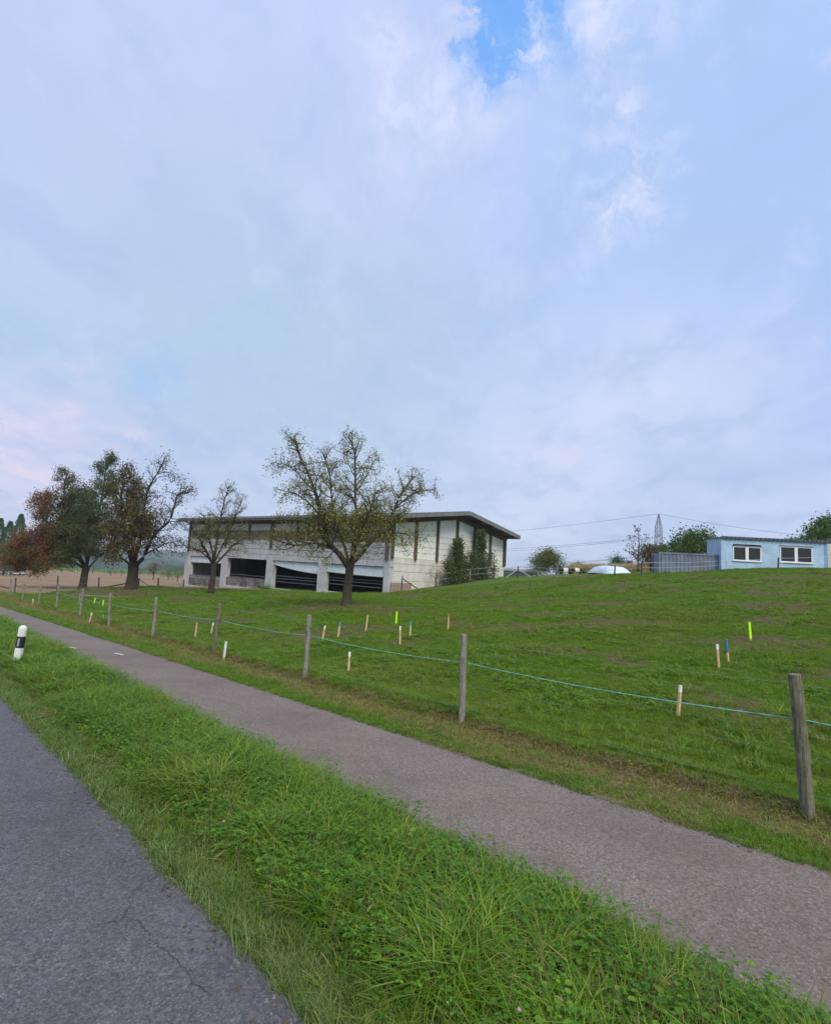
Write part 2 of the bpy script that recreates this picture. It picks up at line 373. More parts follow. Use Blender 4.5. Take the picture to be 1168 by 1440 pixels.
sol = np.linalg.solve(Am, np.append(ctrl[:, 2], 0))
def rbf(x, y):
    x = np.atleast_1d(x).astype(float); y = np.atleast_1d(y).astype(float); o_ = np.empty(len(x))
    for i in range(0, len(x), 20000):
        xs = x[i:i+20000]; ys = y[i:i+20000]
        o_[i:i+20000] = ker((xs[:, None]-CX[None, :, 0])**2+(ys[:, None]-CX[None, :, 1])**2)@sol[:n_]+sol[n_]
    return o_
def sstep(v, a, b):
    t = np.clip((v-a)/(b-a), 0, 1); return t*t*(3-2*t)
_perm = RNG.permutation(4096)
def vnoise(x, y, seed=0):
    xi = np.floor(x).astype(int); yi = np.floor(y).astype(int); fx = x-xi; fy = y-yi; fx = fx*fx*(3-2*fx); fy = fy*fy*(3-2*fy)
    h = lambda a, b: _perm[(a*1619+b*31337+seed*6971+_perm[(a+seed*17) & 4095]) & 4095]/4095.
    return (h(xi, yi)*(1-fx)+h(xi+1, yi)*fx)*(1-fy)+(h(xi, yi+1)*(1-fx)+h(xi+1, yi+1)*fx)*fy
def fbm(x, y, seed=0, o=4):
    r_ = 0; a = 1; t = 0
    for i in range(o): r_ = r_+a*vnoise(x*2**i, y*2**i, seed+i); t += a; a *= .5
    return r_/t
def gz(x, y):
    x = np.atleast_1d(np.asarray(x, float)); y = np.atleast_1d(np.asarray(y, float))
    s = x*Nn[0]+y*Nn[1]; t = x*U[0]+y*U[1]
    p = planez(y); m = sstep(s, 6.2, 9.5)
    z = p.copy(); i = m > 0; z[i] = p[i]*(1-m[i])+rbf(x[i], y[i])*m[i]
    # verge crown, eroded step along the fence, pasture unevenness
    z += .05*sstep(s, 1.55, 2.0)*(1-sstep(s, 2.6, 3.05))
    z += (.09+.05*fbm(t*.7, s*.2, 5))*sstep(s, 5.95+.18*(fbm(t*.8, 0*t, 9)-.5), 6.12+.18*(fbm(t*.8, 0*t, 9)-.5))
    z += .02*(fbm(x*2.2, y*2.2, 3)-.5)*sstep(s, 5.2, 5.6)
    z += (.16*(fbm(x*.45, y*.45, 12)-.5)+.07*(fbm(x*1.7, y*1.7, 14, 3)-.5))*sstep(s, 7, 10)*(1-sstep(y, 60, 90))
    return z
def g1(x, y): return float(gz(x, y)[0])
def hit(px, py, far=300):
    d = ray(px, py); ts = np.concatenate([np.arange(1, 60, .04), np.arange(60, far, .3)])/d[1]
    q = CAM[None]+d[None]*ts[:, None]; h = q[:, 2]-gz(q[:, 0], q[:, 1]); i = np.argmax(h < 0)
    return q[i] if (h < 0).any() else q[-1]
def soil(x, y):
    s = x*Nn[0]+y*Nn[1]; t = x*U[0]+y*U[1]
    v = sstep(fbm(x*.42+3, y*.55, 21, 5)+.30*(fbm(x*2.4, y*2.4, 23, 3)-.5), .49, .68)*.85
    v = v*sstep(s, 7, 10)*(1-sstep(y, 50, 65))
    def spot(px, py, rx, ry, amt):
        q = hit(px, py); r_ = np.sqrt(((x-q[0])/rx)**2+((y-q[1])/ry)**2)+(fbm(x*.8, y*.8, 33)-.5)*1.1
        return amt*(1-sstep(r_, .45, 1.15))
    for a in SPOTS: v = np.maximum(v, spot(*a))
    v = np.maximum(v, .8*sstep(s, 5.75, 5.92)*(1-sstep(s, 6.1, 6.3))*sstep(fbm(t*.5, s*2, 41), .3, .5))
    v = np.maximum(v, .55*sstep(s, 5.3, 5.6)*(1-sstep(s, 5.9, 6.1))*sstep(fbm(t*1.1, s*3, 43), .4, .6))
    v = np.maximum(v, .9*(1-sstep(s, 1.5, 1.72))*sstep(s, .9, 1.2))
    return np.clip(v, 0, 1)
SPOTS = [(450, 855, 4.2, 1.9, 1.), (545, 857, 3.2, 1.6, .9), (640, 872, 1.3, .8, .7), (1130, 811, 3.2, .9, .85), (990, 812, 3.5, .8, .7), (880, 876, 3., .9, .8),
         (760, 908, 1.6, .6, .7), (1100, 912, 2.5, .6, .7), (690, 883, 1.0, .5, .7), (845, 822, 3.2, 1., .6), (300, 846, 2.5, .8, .5), (150, 832, 7, 1.6, .8), (930, 826, 4, 1., .5), (1000, 985, 1.2, .35, .6), (560, 903, .5, .3, .8)]
def crop(x, y):
    # stubble field down on the left, beyond the second fence
    c_ = sstep(y-.30*(x+40)*0, 43.5, 45.5)*(1-sstep(x+.33*(y-45), -17, -9))
    return np.clip(c_, 0, 1)*(1-sstep(y, 260, 300))

NA, NR = 620, 330
ang = np.concatenate([np.linspace(-52, 52, 500), np.linspace(52, 308, NA-500+2)[1:-1]])*math.pi/180
rad = np.concatenate([[.0], np.geomspace(.9, 70, 240), np.geomspace(71.5, 2200, NR-241)])
RR, AA = np.meshgrid(rad, ang, indexing='ij'); GX = (RR*np.sin(AA)).ravel(); GY = (RR*np.cos(AA)).ravel(); GZ = gz(GX, GY)
# the sheet dips a little under road and path so that they lie on top of it
gs = GX*Nn[0]+GY*Nn[1]
GZ -= .05*((gs > -8.2) & (gs < 1.3)) + .03*((gs > 3.3) & (gs < 4.95))
i0 = (np.arange(len(rad)-1)[:, None]*NA+np.arange(NA)[None]); j1 = (np.arange(NA)+1) % NA
i1 = (np.arange(len(rad)-1)[:, None]*NA+j1[None])
faces = np.stack([i0, i1, i1+NA, i0+NA], -1).reshape(-1, 4)
go = mesh_obj('ground', np.stack([GX, GY, GZ], 1), faces[:, ::-1], m_ground, smooth=True)
for nm, vals in (('soil', soil(GX, GY)), ('crop', crop(GX, GY))):
    a = go.data.attributes.new(nm, 'FLOAT', 'POINT'); a.data.foreach_set('value', vals.astype(np.float32))
tag(go, 'grassy sloping ground with pasture and stubble field', kind='structure')

# ------------------------------------------------------------------ road and path
def strip(name, s0f, s1f, t0, t1, lift, mt, n=700, cols=6, kind='structure', label=None):
    tt = t0+(t1-t0)*(np.linspace(0, 1, n)**1.6)
    vs = []
    for t in tt:
        a, b = s0f(t), s1f(t)
        for c_ in range(cols+1):
            s = a+(b-a)*c_/cols; q = U*t+Nn*s
            vs.append((q[0], q[1], planez(q[1])+lift))
    k_ = cols+1; fs = np.array([(i*k_+j, i*k_+j+1, (i+1)*k_+j+1, (i+1)*k_+j) for i in range(n-1) for j in range(cols)])[:, ::-1]
    o = mesh_obj(name, np.array(vs), fs, mt, smooth=True)
    return tag(o, label, kind=kind)
nz = lambda t, sd, a, fr: a*(fbm(np.array([t*fr]), np.array([sd*7.3]), sd)[0]-.5)*2
road = strip('road', lambda t: -5.6, lambda t: 1.49+nz(t, 51, .03, 1.3)+nz(t, 52, .016, 9)-.004*max(0, t-8), -7, 140, .012, m_road, cols=10, label='grey asphalt road')
path = strip('path', lambda t: 3.12+nz(t, 54, .05, 1.5), lambda t: 5.13-.012*max(0, t-2)*(t < 34)-.4*(t >= 34)+nz(t, 55, .05, 2), -7, 140, .012, m_path, cols=6, label='narrow grey brown asphalt path')
# cracks in the road
def onroad(px, py): return hit(px, py)
for pts_ in [[(131, 1316), (150, 1308), (172, 1299), (178, 1288), (183, 1279), (180, 1268), (190, 1255), (205, 1248), (222, 1236)],
             [(178, 1298), (192, 1305), (204, 1315), (213, 1332), (224, 1338), (235, 1350), (255, 1372), (275, 1394), (296, 1412)]]:
    P_ = [hit(*q) for q in pts_]; Q = []
    for a, b in zip(P_[:-1], P_[1:]):
        for k_ in range(6): f_ = k_/6; Q.append(a*(1-f_)+b*f_+np.array([random.uniform(-.008, .008), random.uniform(-.008, .008), 0]))
    vs, fs = [], []
    for i, q in enumerate(Q):
        d = Q[min(i+1, len(Q)-1)]-Q[max(0, i-1)]; d = np.array([-d[1], d[0]])/np.linalg.norm(d[:2]); ww = random.uniform(.0006, .0018)
        for sg in (-1, 1): vs.append((q[0]+d[0]*ww*sg, q[1]+d[1]*ww*sg, planez(q[1])+.0165))
        if i: fs.append((2*i-2, 2*i-1, 2*i+1, 2*i))
    mesh_obj('crack', vs, fs, m_crack, road)
# white survey dashes on the path
for k_, (x0, y0, x1, y1) in enumerate([(97, 911, 107, 913), (161, 919.5, 173, 922), (57, 904, 64, 905)]):
    a, b = hit(x0, y0), hit(x1, y1); d = (b-a)[:2]; d /= np.linalg.norm(d); nn = np.array([-d[1], d[0]])*.035
    vs = [(q[0]+e*nn[0], q[1]+e*nn[1], planez(q[1]+e*nn[1])+.017) for q in (a, b) for e in (-1, 1)]
    mesh_obj('paint_mark', vs, [(0, 1, 3, 2)], m_white, path)

# ------------------------------------------------------------------ scatter through geometry nodes
def blades(n, spread, h0, h1, w0, lean, segs=3, seed=0, curl=1.):
    r_ = random.Random(seed); vs, fs = [], []
    for _ in range(n):
        a = r_.uniform(0, 6.283); d = r_.uniform(0, spread)**1.0; x, y = d*math.cos(a), d*math.sin(a)
        h = r_.uniform(h0, h1); ww = w0*r_.uniform(.6, 1.2); la = r_.uniform(0, 6.283); ln = r_.uniform(.1, 1)*lean*h
        dx, dy = math.cos(la), math.sin(la); px_, py_ = -dy, dx; b = len(vs); cv = r_.uniform(1.5, 2.6)*curl
        for i in range(segs+1):
            f_ = i/segs; o_ = ln*f_**cv; zz = h*(f_-.28*lean*f_**2.5); wd = ww*(1-f_)**.6 if i < segs else 0
            cx_, cy_ = x+dx*o_, y+dy*o_
            if i < segs: vs += [(cx_-px_*wd, cy_-py_*wd, zz), (cx_+px_*wd, cy_+py_*wd, zz)]
            else: vs.append((cx_, cy_, zz))
        for i in range(segs-1): fs.append((b+2*i, b+2*i+1, b+2*i+3, b+2*i+2))
        fs.append((b+2*segs-2, b+2*segs-1, b+2*segs))
    return vs, fs
def leaves(n, spread, h0, h1, size, seed=0, trefoil=True):
    r_ = random.Random(seed); vs, fs = [], []
    for _ in range(n):
        a = r_.uniform(0, 6.283); d = spread*math.sqrt(r_.random()); x, y = d*math.cos(a), d*math.sin(a); h = r_.uniform(h0, h1)
        b0 = r_.uniform(0, 6.283); s_ = size*r_.uniform(.6, 1.2)
        for k_ in range(3 if trefoil else 1):
            b_ = b0+k_*2.094; t_ = r_.uniform(-.35, .35); b = len(vs); L = s_; cx_, cy_ = math.cos(b_), math.sin(b_)
            for (f_, g_) in ((0, 0), (.35, .38), (.8, .36), (1, 0), (.8, -.36), (.35, -.38)):
                vs.append((x+L*(f_*cx_-g_*cy_), y+L*(f_*cy_+g_*cx_), h+t_*f_*L-abs(g_)*L*-.3))
            fs += [(b, b+1, b+2, b+3), (b, b+3, b+4, b+5)]
        vs += [(x-.0012, y, 0), (x+.0012, y, 0), (x, y, h)]; fs.append((len(vs)-3, len(vs)-2, len(vs)-1))
    return vs, fs
PC = {}
def protos(name, meshes, mt):
    c_ = bpy.data.collections.new(name)
    for i, (v, f_) in enumerate(meshes):
        me = bpy.data.meshes.new('tuft'); me.from_pydata(v, [], f_); me.materials.append(mt if not isinstance(mt, list) else mt[i]); me.update()
        ta = me.attributes.new('tint', 'FLOAT', 'FACE'); fx = np.array([v[q[0]][0]+v[q[0]][1]*1.7 for q in f_]); nb_ = len(f_)
        gid = np.arange(nb_)//(3 if nb_ % 3 == 0 else 2) ; rv_ = np.random.default_rng(i+5).random(nb_+1); ta.data.foreach_set('value', rv_[gid].astype(np.float32))
        c_.objects.link(bpy.data.objects.new('tuft_shape', me))
    return c_, len(meshes)
def scatter(name, pts, scl, pr, label, tilt=.12, parent=None, kind='stuff'):
    c_, npz = pr; n = len(pts); me = bpy.data.meshes.new(name)
    me.vertices.add(n); me.vertices.foreach_set('co', np.asarray(pts, np.float32).ravel()); me.update()
    rot = np.stack([RNG.normal(0, tilt, n), RNG.normal(0, tilt, n), RNG.uniform(0, 6.283, n)], 1)
    if np.ndim(scl) == 1: scl = np.stack([scl]*3, 1)
    for nm, ty, arr, kk in (('rot', 'FLOAT_VECTOR', rot, 'vector'), ('scl', 'FLOAT_VECTOR', scl, 'vector'), ('idx', 'INT', RNG.integers(0, npz, n), 'value')):
        a = me.attributes.new(nm, ty, 'POINT'); a.data.foreach_set(kk, (arr.astype(np.float32) if ty != 'INT' else arr.astype(np.int32)).ravel())
    o = bpy.data.objects.new(name, me); COL.objects.link(o)
    ng = bpy.data.node_groups.new(name, 'GeometryNodeTree')
    ng.interface.new_socket('Geometry', in_out='INPUT', socket_type='NodeSocketGeometry'); ng.interface.new_socket('Geometry', in_out='OUTPUT', socket_type='NodeSocketGeometry')
    N = NT(ng); gi = N.new('NodeGroupInput'); g_o = N.new('NodeGroupOutput'); ip = N.new('GeometryNodeInstanceOnPoints'); ci = N.new('GeometryNodeCollectionInfo')
    ci.inputs['Collection'].default_value = c_; ci.inputs['Separate Children'].default_value = True; ci.inputs['Reset Children'].default_value = True
    def at_(nm, ty):
        q = N.new('GeometryNodeInputNamedAttribute', data_type=ty); q.inputs['Name'].default_value = nm; return q.outputs['Attribute']
    N.l.new(gi.outputs[0], ip.inputs['Points']); N.l.new(ci.outputs[0], ip.inputs['Instance']); ip.inputs['Pick Instance'].default_value = True
    N.l.new(at_('idx', 'INT'), ip.inputs['Instance Index']); N.l.new(at_('rot', 'FLOAT_VECTOR'), ip.inputs['Rotation']); N.l.new(at_('scl', 'FLOAT_VECTOR'), ip.inputs['Scale'])
    N.l.new(ip.outputs[0], g_o.inputs[0])
    md = o.modifiers.new('scatter', 'NODES'); md.node_group = ng
    return tag(o, label, name.replace('_', ' '), kind=kind)
def ts_pts(n, s0, s1, t0, t1, power=2.):
    """random (t,s) with density falling with distance"""
    f_ = RNG.random(n)**power; t = t0+(t1-t0)*f_; s = RNG.uniform(s0, s1, n); return t, s
def to_world(t, s):
    x = U[0]*t+Nn[0]*s; y = U[1]*t+Nn[1]*s; return x, y
def infront(x, y, z, m=140):
    q = np.stack([x, y, z], 1)-CAM; zc = q@cf; px = 584+F*(q@cr)/np.maximum(zc, .05); py = 720-F*(q@cu)/np.maximum(zc, .05)
    return (zc > .3) & (px > -m*2) & (px < 1168+m*2) & (py < 1440+m*4)

p_tall = protos('tall grass shapes', [blades(24, .085, .06, .24+.03*(i % 3), .0040, 1.25+.2*(i % 2), 4, i) for i in range(6)], m_grass)
p_mid = protos('short grass shapes', [blades(24, .07, .04, .13, .0028, 1.2, 3, 20+i) for i in range(4)], m_grass)
p_edge = protos('edge grass shapes', [blades(22, .06, .03, .11, .0022, .9, 3, 40+i) for i in range(4)], m_grass_edge)
p_weed = protos('weed shapes', [leaves(12, .10, .03, .15, .015, 60+i) for i in range(4)]+[leaves(8, .07, .03, .12, .032, 70+i, False) for i in range(2)], m_weed)
p_dry = protos('clipping shapes', [blades(20, .09, .01, .05, .0022, 2.6, 3, 80+i) for i in range(4)], m_dry)
p_field = protos('pasture shapes', [blades(34, .13, .025, .075, .0045, .9, 2, 90+i) for i in range(4)], m_field)
p_weed2 = protos('pasture weed shapes', [leaves(12, .10, .03, .09, .035, 100+i) for i in range(2)]+[blades(40, .14, .06, .15, .005, .8, 3, 110)], m_field)
p_seed = protos('seed stalk shapes', [blades(3, .03, .25, .42, .0016, .35, 4, 120+i) for i in range(3)], m_seed)
def flower(r_, seed):
    vs, fs = [], []; k_ = 8
    for i in range(3):
        z_ = .16+(i-1)*r_*.6; q = r_*(.7 if i != 1 else 1)
        for j in range(k_): vs.append((q*math.cos(j*6.283/k_), q*math.sin(j*6.283/k_), z_))
    for i in range(2):
        for j in range(k_): fs.append((i*k_+j, i*k_+(j+1) % k_, (i+1)*k_+(j+1) % k_, (i+1)*k_+j))
    fs.append(tuple(range(2*k_, 3*k_))); b = len(vs); vs += [(-.001, 0, 0), (.001, 0, 0), (0, 0, .16)]; fs.append((b, b+1, b+2)); return vs, fs

# verge between road and path
t, s = ts_pts(52000, 1.55, 3.16, -2.6, 46, 2.3)
e = (s-1.55)/1.6; x, y = to_world(t, s); patch = fbm(x*1.3, y*1.3, 61)
far = 1+np.clip(t, 0, 40)*.035
keep = infront(x, y, planez(y)) & (RNG.random(len(t)) < np.where(e < .18, .35, 1.))
hh = (.30+1.25*(.5*patch+.5*fbm(x*4.2, y*4.2, 62)))*np.where(e < .3, .35+e*2.1, 1)*np.where(e > .88, .6, 1)*np.where(e > .96, .7, 1)
z = gz(x, y)
k1 = keep & (RNG.random(len(t)) < .58-.25*sstep(fbm(x*1.5, y*1.5, 66), .45, .65))
scatter('verge_grass', np.stack([x, y, z], 1)[k1], (far*hh)[k1], p_tall, 'long green grass in the verge between road and path')
k2 = keep & ~k1 & (e > .12) & (RNG.random(len(t)) < .35+.65*sstep(fbm(x*3.1, y*3.1, 65), .35, .6))
scatter('verge_weeds', np.stack([x, y, z], 1)[k2], (far*(.55+.75*RNG.random(len(t))))[k2], p_weed, 'clover and broad leaved weeds among the verge grass')
t, s = ts_pts(22000, 1.42, 2.05, -2.6, 46, 2.2); s = 1.50+(s-1.42)*RNG.random(len(s))**.6
x, y = to_world(t, s); kk = infront(x, y, planez(y)) & (fbm(x*1.1, y*1.1, 71)+.5*RNG.random(len(t)) > .52)
scatter('road_edge_grass', np.stack([x, y, gz(x, y)], 1)[kk], ((1+np.clip(t, 0, 40)*.035)*(.5+.7*RNG.random(len(t))))[kk], p_edge, 'thin pale grass along the edge of the road')
t, s = ts_pts(2300, 1.7, 3.15, -2.4, 24, 2.); x, y = to_world(t, s)
scatter('seed_stalks', np.stack([x, y, gz(x, y)], 1), .7+.5*RNG.random(len(t)), p_seed, 'dry seed stalks standing in the verge grass', .2)
t, s = ts_pts(2600, 1.6, 3.15, -2.4, 30, 2.); x, y = to_world(t, s); kk = fbm(x*1.9, y*1.9, 171) > .5
scatter('verge_dead_grass', np.stack([x, y, gz(x, y)+.05], 1)[kk], (.9+1.2*RNG.random(len(t)))[kk], p_dry, 'matted dead grass lying in the verge', .5)
t, s = ts_pts(46, 1.7, 3.1, -2.2, 12, 1.6); x, y = to_world(t, s)
scatter('verge_flowers', np.stack([x, y, gz(x, y)+.01], 1), .8+.5*RNG.random(len(t)), protos('blossom shapes', [flower(.008, 0), flower(.005, 1), flower(.004, 2)], [m_petal_p, m_petal_y, m_petal_w]), 'small pink, yellow and white blossoms in the verge')
# strip between path and fence
t, s = ts_pts(60000, 5.0, 6.25, -6, 60, 2.2)
s = s-.012*np.clip(t-2, 0, 32)*(1-np.clip((s-5.0)/.9, 0, 1))
x, y = to_world(t, s); z = gz(x, y); far = 1+np.clip(t, 0, 60)*.04
dryn = fbm(t*.9, s*2.2, 81)+.35*sstep(s, 5.25, 5.75)*(1-sstep(s, 6.05, 6.2))
kk = infront(x, y, z) & (RNG.random(len(t)) > sstep(dryn, .5, .8)*.8)
scatter('fence_strip_grass', np.stack([x, y, z], 1)[kk], (far*(.4+.35*RNG.random(len(t))))[kk], p_mid, 'mown grass strip between path and fence')
kk = infront(x, y, z) & (dryn > .58) & (RNG.random(len(t)) < .55)
scatter('dry_clippings', np.stack([x, y, z+.004], 1)[kk], (far*(.7+.5*RNG.random(len(t))))[kk], p_dry, 'dry brown mown clippings along the fence', .35)
# pasture
n = 150000
rr = 4.5*(48/4.5)**(RNG.random(n)**.9); aa = RNG.uniform(-.74, .74, n); x = rr*np.sin(aa); y = rr*np.cos(aa); s = x*Nn[0]+y*Nn[1]
kk = (s > 6.02); x, y, rr = x[kk], y[kk], rr[kk]
so_ = soil(x, y)*1.0+.35*(RNG.random(len(x))-.5); dens = RNG.random(len(x)) > sstep(so_, .35, .85)*.84
bq = (np.stack([x, y], 1)-P1[None, :2]); ins = ((bq@A_[:2]) > -.1) & ((bq@B_[:2]) > -.1)
kk0 = dens & ~ins & (crop(x, y) < .5); kk = kk0; x, y, rr = x[kk], y[kk], rr[kk]; z = gz(x, y)
far = .62+np.clip(rr-5, 0, 40)*.020; lump = fbm(x*.9, y*.9, 91)
sel = (lump > .56) & (RNG.random(len(x)) < .4)
scatter('pasture_grass', np.stack([x, y, z], 1)[~sel], (far*(.55+.9*lump)*(1-.55*np.clip(so_[kk0], 0, 1)))[~sel], p_field, 'short pasture grass covering the sloping field')
scatter('pasture_weeds', np.stack([x, y, z], 1)[sel], (far*(.5+.6*lump))[sel], p_weed2, 'darker lush clumps of clover and grass in the pasture')
n = 26000; rr = 5.0*(46/5.0)**(RNG.random(n)**.9); aa = RNG.uniform(-.74, .74, n); x = rr*np.sin(aa); y = rr*np.cos(aa); s = x*Nn[0]+y*Nn[1]
kk = (s > 7) & (soil(x, y)*.6+fbm(x*.5, y*1.1, 131)+.3*RNG.random(n) > .70) & (crop(x, y) < .5)
bq = (np.stack([x, y], 1)-P1[None, :2]); kk &= ~(((bq@A_[:2]) > -.1) & ((bq@B_[:2]) > -.1)); x, y, rr = x[kk], y[kk], rr[kk]
scatter('pasture_thatch', np.stack([x, y, gz(x, y)+.01], 1), (.7+np.clip(rr-5, 0, 40)*.022)*(.6+.6*RNG.random(len(x))), p_dry, 'dry brownish thatch and dung scraps scattered in the pasture', .3)
n = 9000; rr = 5.0*(46/5.0)**(RNG.random(n)**.9); aa = RNG.uniform(-.74, .74, n); x = rr*np.sin(aa); y = rr*np.cos(aa); s = x*Nn[0]+y*Nn[1]
kk = (s > 6.6) & (fbm(x*.7, y*.9, 141)+.35*RNG.random(n) > .72) & (crop(x, y) < .5)
bq = (np.stack([x, y], 1)-P1[None, :2]); kk &= ~(((bq@A_[:2]) > -.1) & ((bq@B_[:2]) > -.1)); x, y, rr = x[kk], y[kk], rr[kk]
scatter('pasture_tufts', np.stack([x, y, gz(x, y)], 1), (.45+.5*RNG.random(len(x)))*(1+.012*rr), p_tall, 'scattered longer grass tufts in the pasture')
# tufts left standing along the foot of the fence
t = RNG.uniform(-4, 60, 4500)*RNG.random(4500)**.6; s = RNG.normal(6.38, .07, 4500); x, y = to_world(t, s); kk = infront(x, y, planez(y)) & (fbm(t*1.2, s, 95) > .5)
scatter('fence_line_grass', np.stack([x, y, gz(x, y)], 1)[kk], ((.25+.4*RNG.random(4500))*(1+np.clip(t, 0, 60)*.02))[kk], p_tall, 'longer grass left standing along the fence line')

# litter on the edges of road and path
def chip(r_, h, k_=5, seed=0):
    q = random.Random(seed); rr_ = [r_*q.uniform(.6, 1.2) for _ in range(k_)]
    vs = [(rr_[i]*math.cos(i*6.283/k_), rr_[i]*math.sin(i*6.283/k_), 0) for i in range(k_)]+[(rr_[i]*.7*math.cos(i*6.283/k_+.2), rr_[i]*.7*math.sin(i*6.283/k_+.2), h) for i in range(k_)]
    return vs, [tuple(range(k_, 2*k_))]+[(i, (i+1) % k_, k_+(i+1) % k_, k_+i) for i in range(k_)]
def dleaf(L, seed=0):
    return [(-L, 0, .002), (-.3*L, .4*L, .006), (.5*L, .35*L, .004), (L, 0, .008), (.5*L, -.38*L, .009), (-.3*L, -.4*L, .003)], [(0, 1, 2, 3), (0, 3, 4, 5)]
m_peb = simple('pebble', (.20, .19, .18), .8, .3, 20.); m_fall = simple('fallen leaf', (.16, .10, .04), .8, .4, 20.)
n = 900; t = RNG.uniform(-2.5, 14, n)*RNG.random(n)**.4; side = RNG.integers(0, 3, n)
s = np.where(side == 0, 1.46-np.abs(RNG.normal(0, .07, n)), np.where(side == 1, 3.18+np.abs(RNG.normal(0, .06, n)), 5.02-np.abs(RNG.normal(0, .07, n)))); x, y = to_world(t, s)
scatter('roadside_litter', np.stack([x, y, planez(y)+.0135], 1), .6+.9*RNG.random(n), protos('litter shapes', [chip(.007, .005, 5, 1), chip(.005, .004, 5, 2), chip(.010, .007, 6, 3), dleaf(.016), dleaf(.011)], [m_peb, m_peb, m_peb, m_fall, m_fall]), 'grit and fallen leaves along the edges of road and path', .05)
n = 1500; t = RNG.uniform(-2.5, 12, n)*RNG.random(n)**.4; s = np.where(RNG.random(n) < .5, 1.49-.05*RNG.random(n), 5.06+.06*RNG.random(n)-.012*np.clip(t-2, 0, 30)); x, y = to_world(t, s)
kk = fbm(t*2.2, s*0, 151) > .5
scatter('asphalt_edge_tufts', np.stack([x, y, planez(y)+.005], 1)[kk], (.25+.3*RNG.random(n))[kk], p_edge, 'small grass tufts creeping over the asphalt edges', .4)

# ------------------------------------------------------------------ front fence
fence = empty('wire_fence', (*to_world(1.0, 6.4), 0), 'wooden post and wire fence with turquoise rope beside the path', 'fence')
fence.location.z = g1(*to_world(1.0, 6.4)); F0 = np.array(fence.location)
pos_px = [(1137, 1143, 1117, 948), (649, 1012, 652, 892), (429, 952, 435, 865), (301, 917, 309, 849), (215, 895, 220, 840), (153, 881, 155, 834), (112, 868, 117, 828),
          (79, 857.5, 83, 821), (54, 851, 58, 822), (31, 846, 35, 821), (13, 838.6, 16, 815)]
tops, bases = [], []
for i, (bx_, by_, tx, ty) in enumerate(pos_px):
    b = hit(bx_, by_); D = b[1]; tp = at(tx, ty, D); b = np.array([b[0], b[1], g1(b[0], b[1])-.15])
    r0 = [.056, .05, .05, .05, .045, .05, .05, .05, .045, .045, .045][i]; n8 = 9; rr_ = random.Random(i)
    m = MB(); ptsv = [b+(tp-b)*f_+np.array([rr_.uniform(-.006, .006), rr_.uniform(-.006, .006), 0]) for f_ in np.linspace(0, 1, 7)]
    m.tube(ptsv, [r0*(1.04-.1*f_+rr_.uniform(-.03, .03)) for f_ in np.linspace(0, 1, 7)], n8)
    m.v = [tuple(np.array(v)-F0) for v in m.v]
    o = m.build('post', m_post2 if i in (0, 3) else m_post, fence, smooth=False, bevel=.006)
    if i == 0: o['label'] = 'mossy leaning fence post'
    tops.append(tp); bases.append(b+[0, 0, .15])
# one more post out of frame on each side so the wires run on
d0 = tops[0]-tops[1]; e1 = tops[0]+d0; eb = bases[0]+(bases[0]-bases[1])
m = MB(); m.tube([eb-[0, 0, .15], e1], .055, 9); m.v = [tuple(np.array(v)-F0) for v in m.v]; m.build('post', m_post, fence, bevel=.006)
allp = [(eb, e1)]+list(zip(bases, tops))
def run(name, frac, rad_, mt, sag=.015, off=.055, wob=0., par=fence, o0=F0, lst=None, n=5):
    m = MB(); lst = lst or allp; cr_ = np.array([Nn[0], Nn[1], 0])*off
    for (b0, t0), (b1, t1) in zip(lst[:-1], lst[1:]):
        a = b0+(t0-b0)*frac+cr_; b = b1+(t1-b1)*frac+cr_; k_ = 8
        m.tube([a+(b-a)*f_-np.array([0, 0, sag*4*f_*(1-f_)+wob*math.sin(f_*9)]) for f_ in np.linspace(0, 1, k_)], rad_, n, False)
    m.v = [tuple(np.array(v)-o0) for v in m.v]; return m.build(name, mt, par, smooth=True)
run('electric_rope', .66, .0045, m_rope, .05)
run('wire', .92, .0014, m_wire, .02); run('wire', .78, .0009, m_wire, .02); run('wire', .55, .0009, m_wire, .01)
run('wire', .40, .0009, m_wire, .01); run('wire', .26, .0009, m_wire, .01); run('wire', .12, .0012, m_wire, .01)
m = MB()
for (b0, t0), (b1, t1) in zip(allp[:8], allp[1:9]):                   # vertical mesh wires of the netting
    for f_ in np.arange(.02, 1, .07):
        a = b0+(b1-b0)*f_; tt_ = t0+(t1-t0)*f_; o_ = np.array([Nn[0], Nn[1], 0])*.055
        m.tube([a+(tt_-a)*.12+o_, a+(tt_-a)*.92+o_], .0005, 3, False)
m.v = [tuple(np.array(v)-F0) for v in m.v]; m.build('netting', m_wire, fence)
for i, (b, tp) in enumerate(zip(bases[:8], tops[:8])):                # insulators
    for fr in ((.66, .40) if i < 4 else (.66,)):
        q = b+(tp-b)*fr; m = MB(); m.tube([q, q+np.array([Nn[0], Nn[1], 0])*.075], .014, 7); m.v = [tuple(np.array(v)-F0) for v in m.v]; m.build('insulator', m_black, fence)

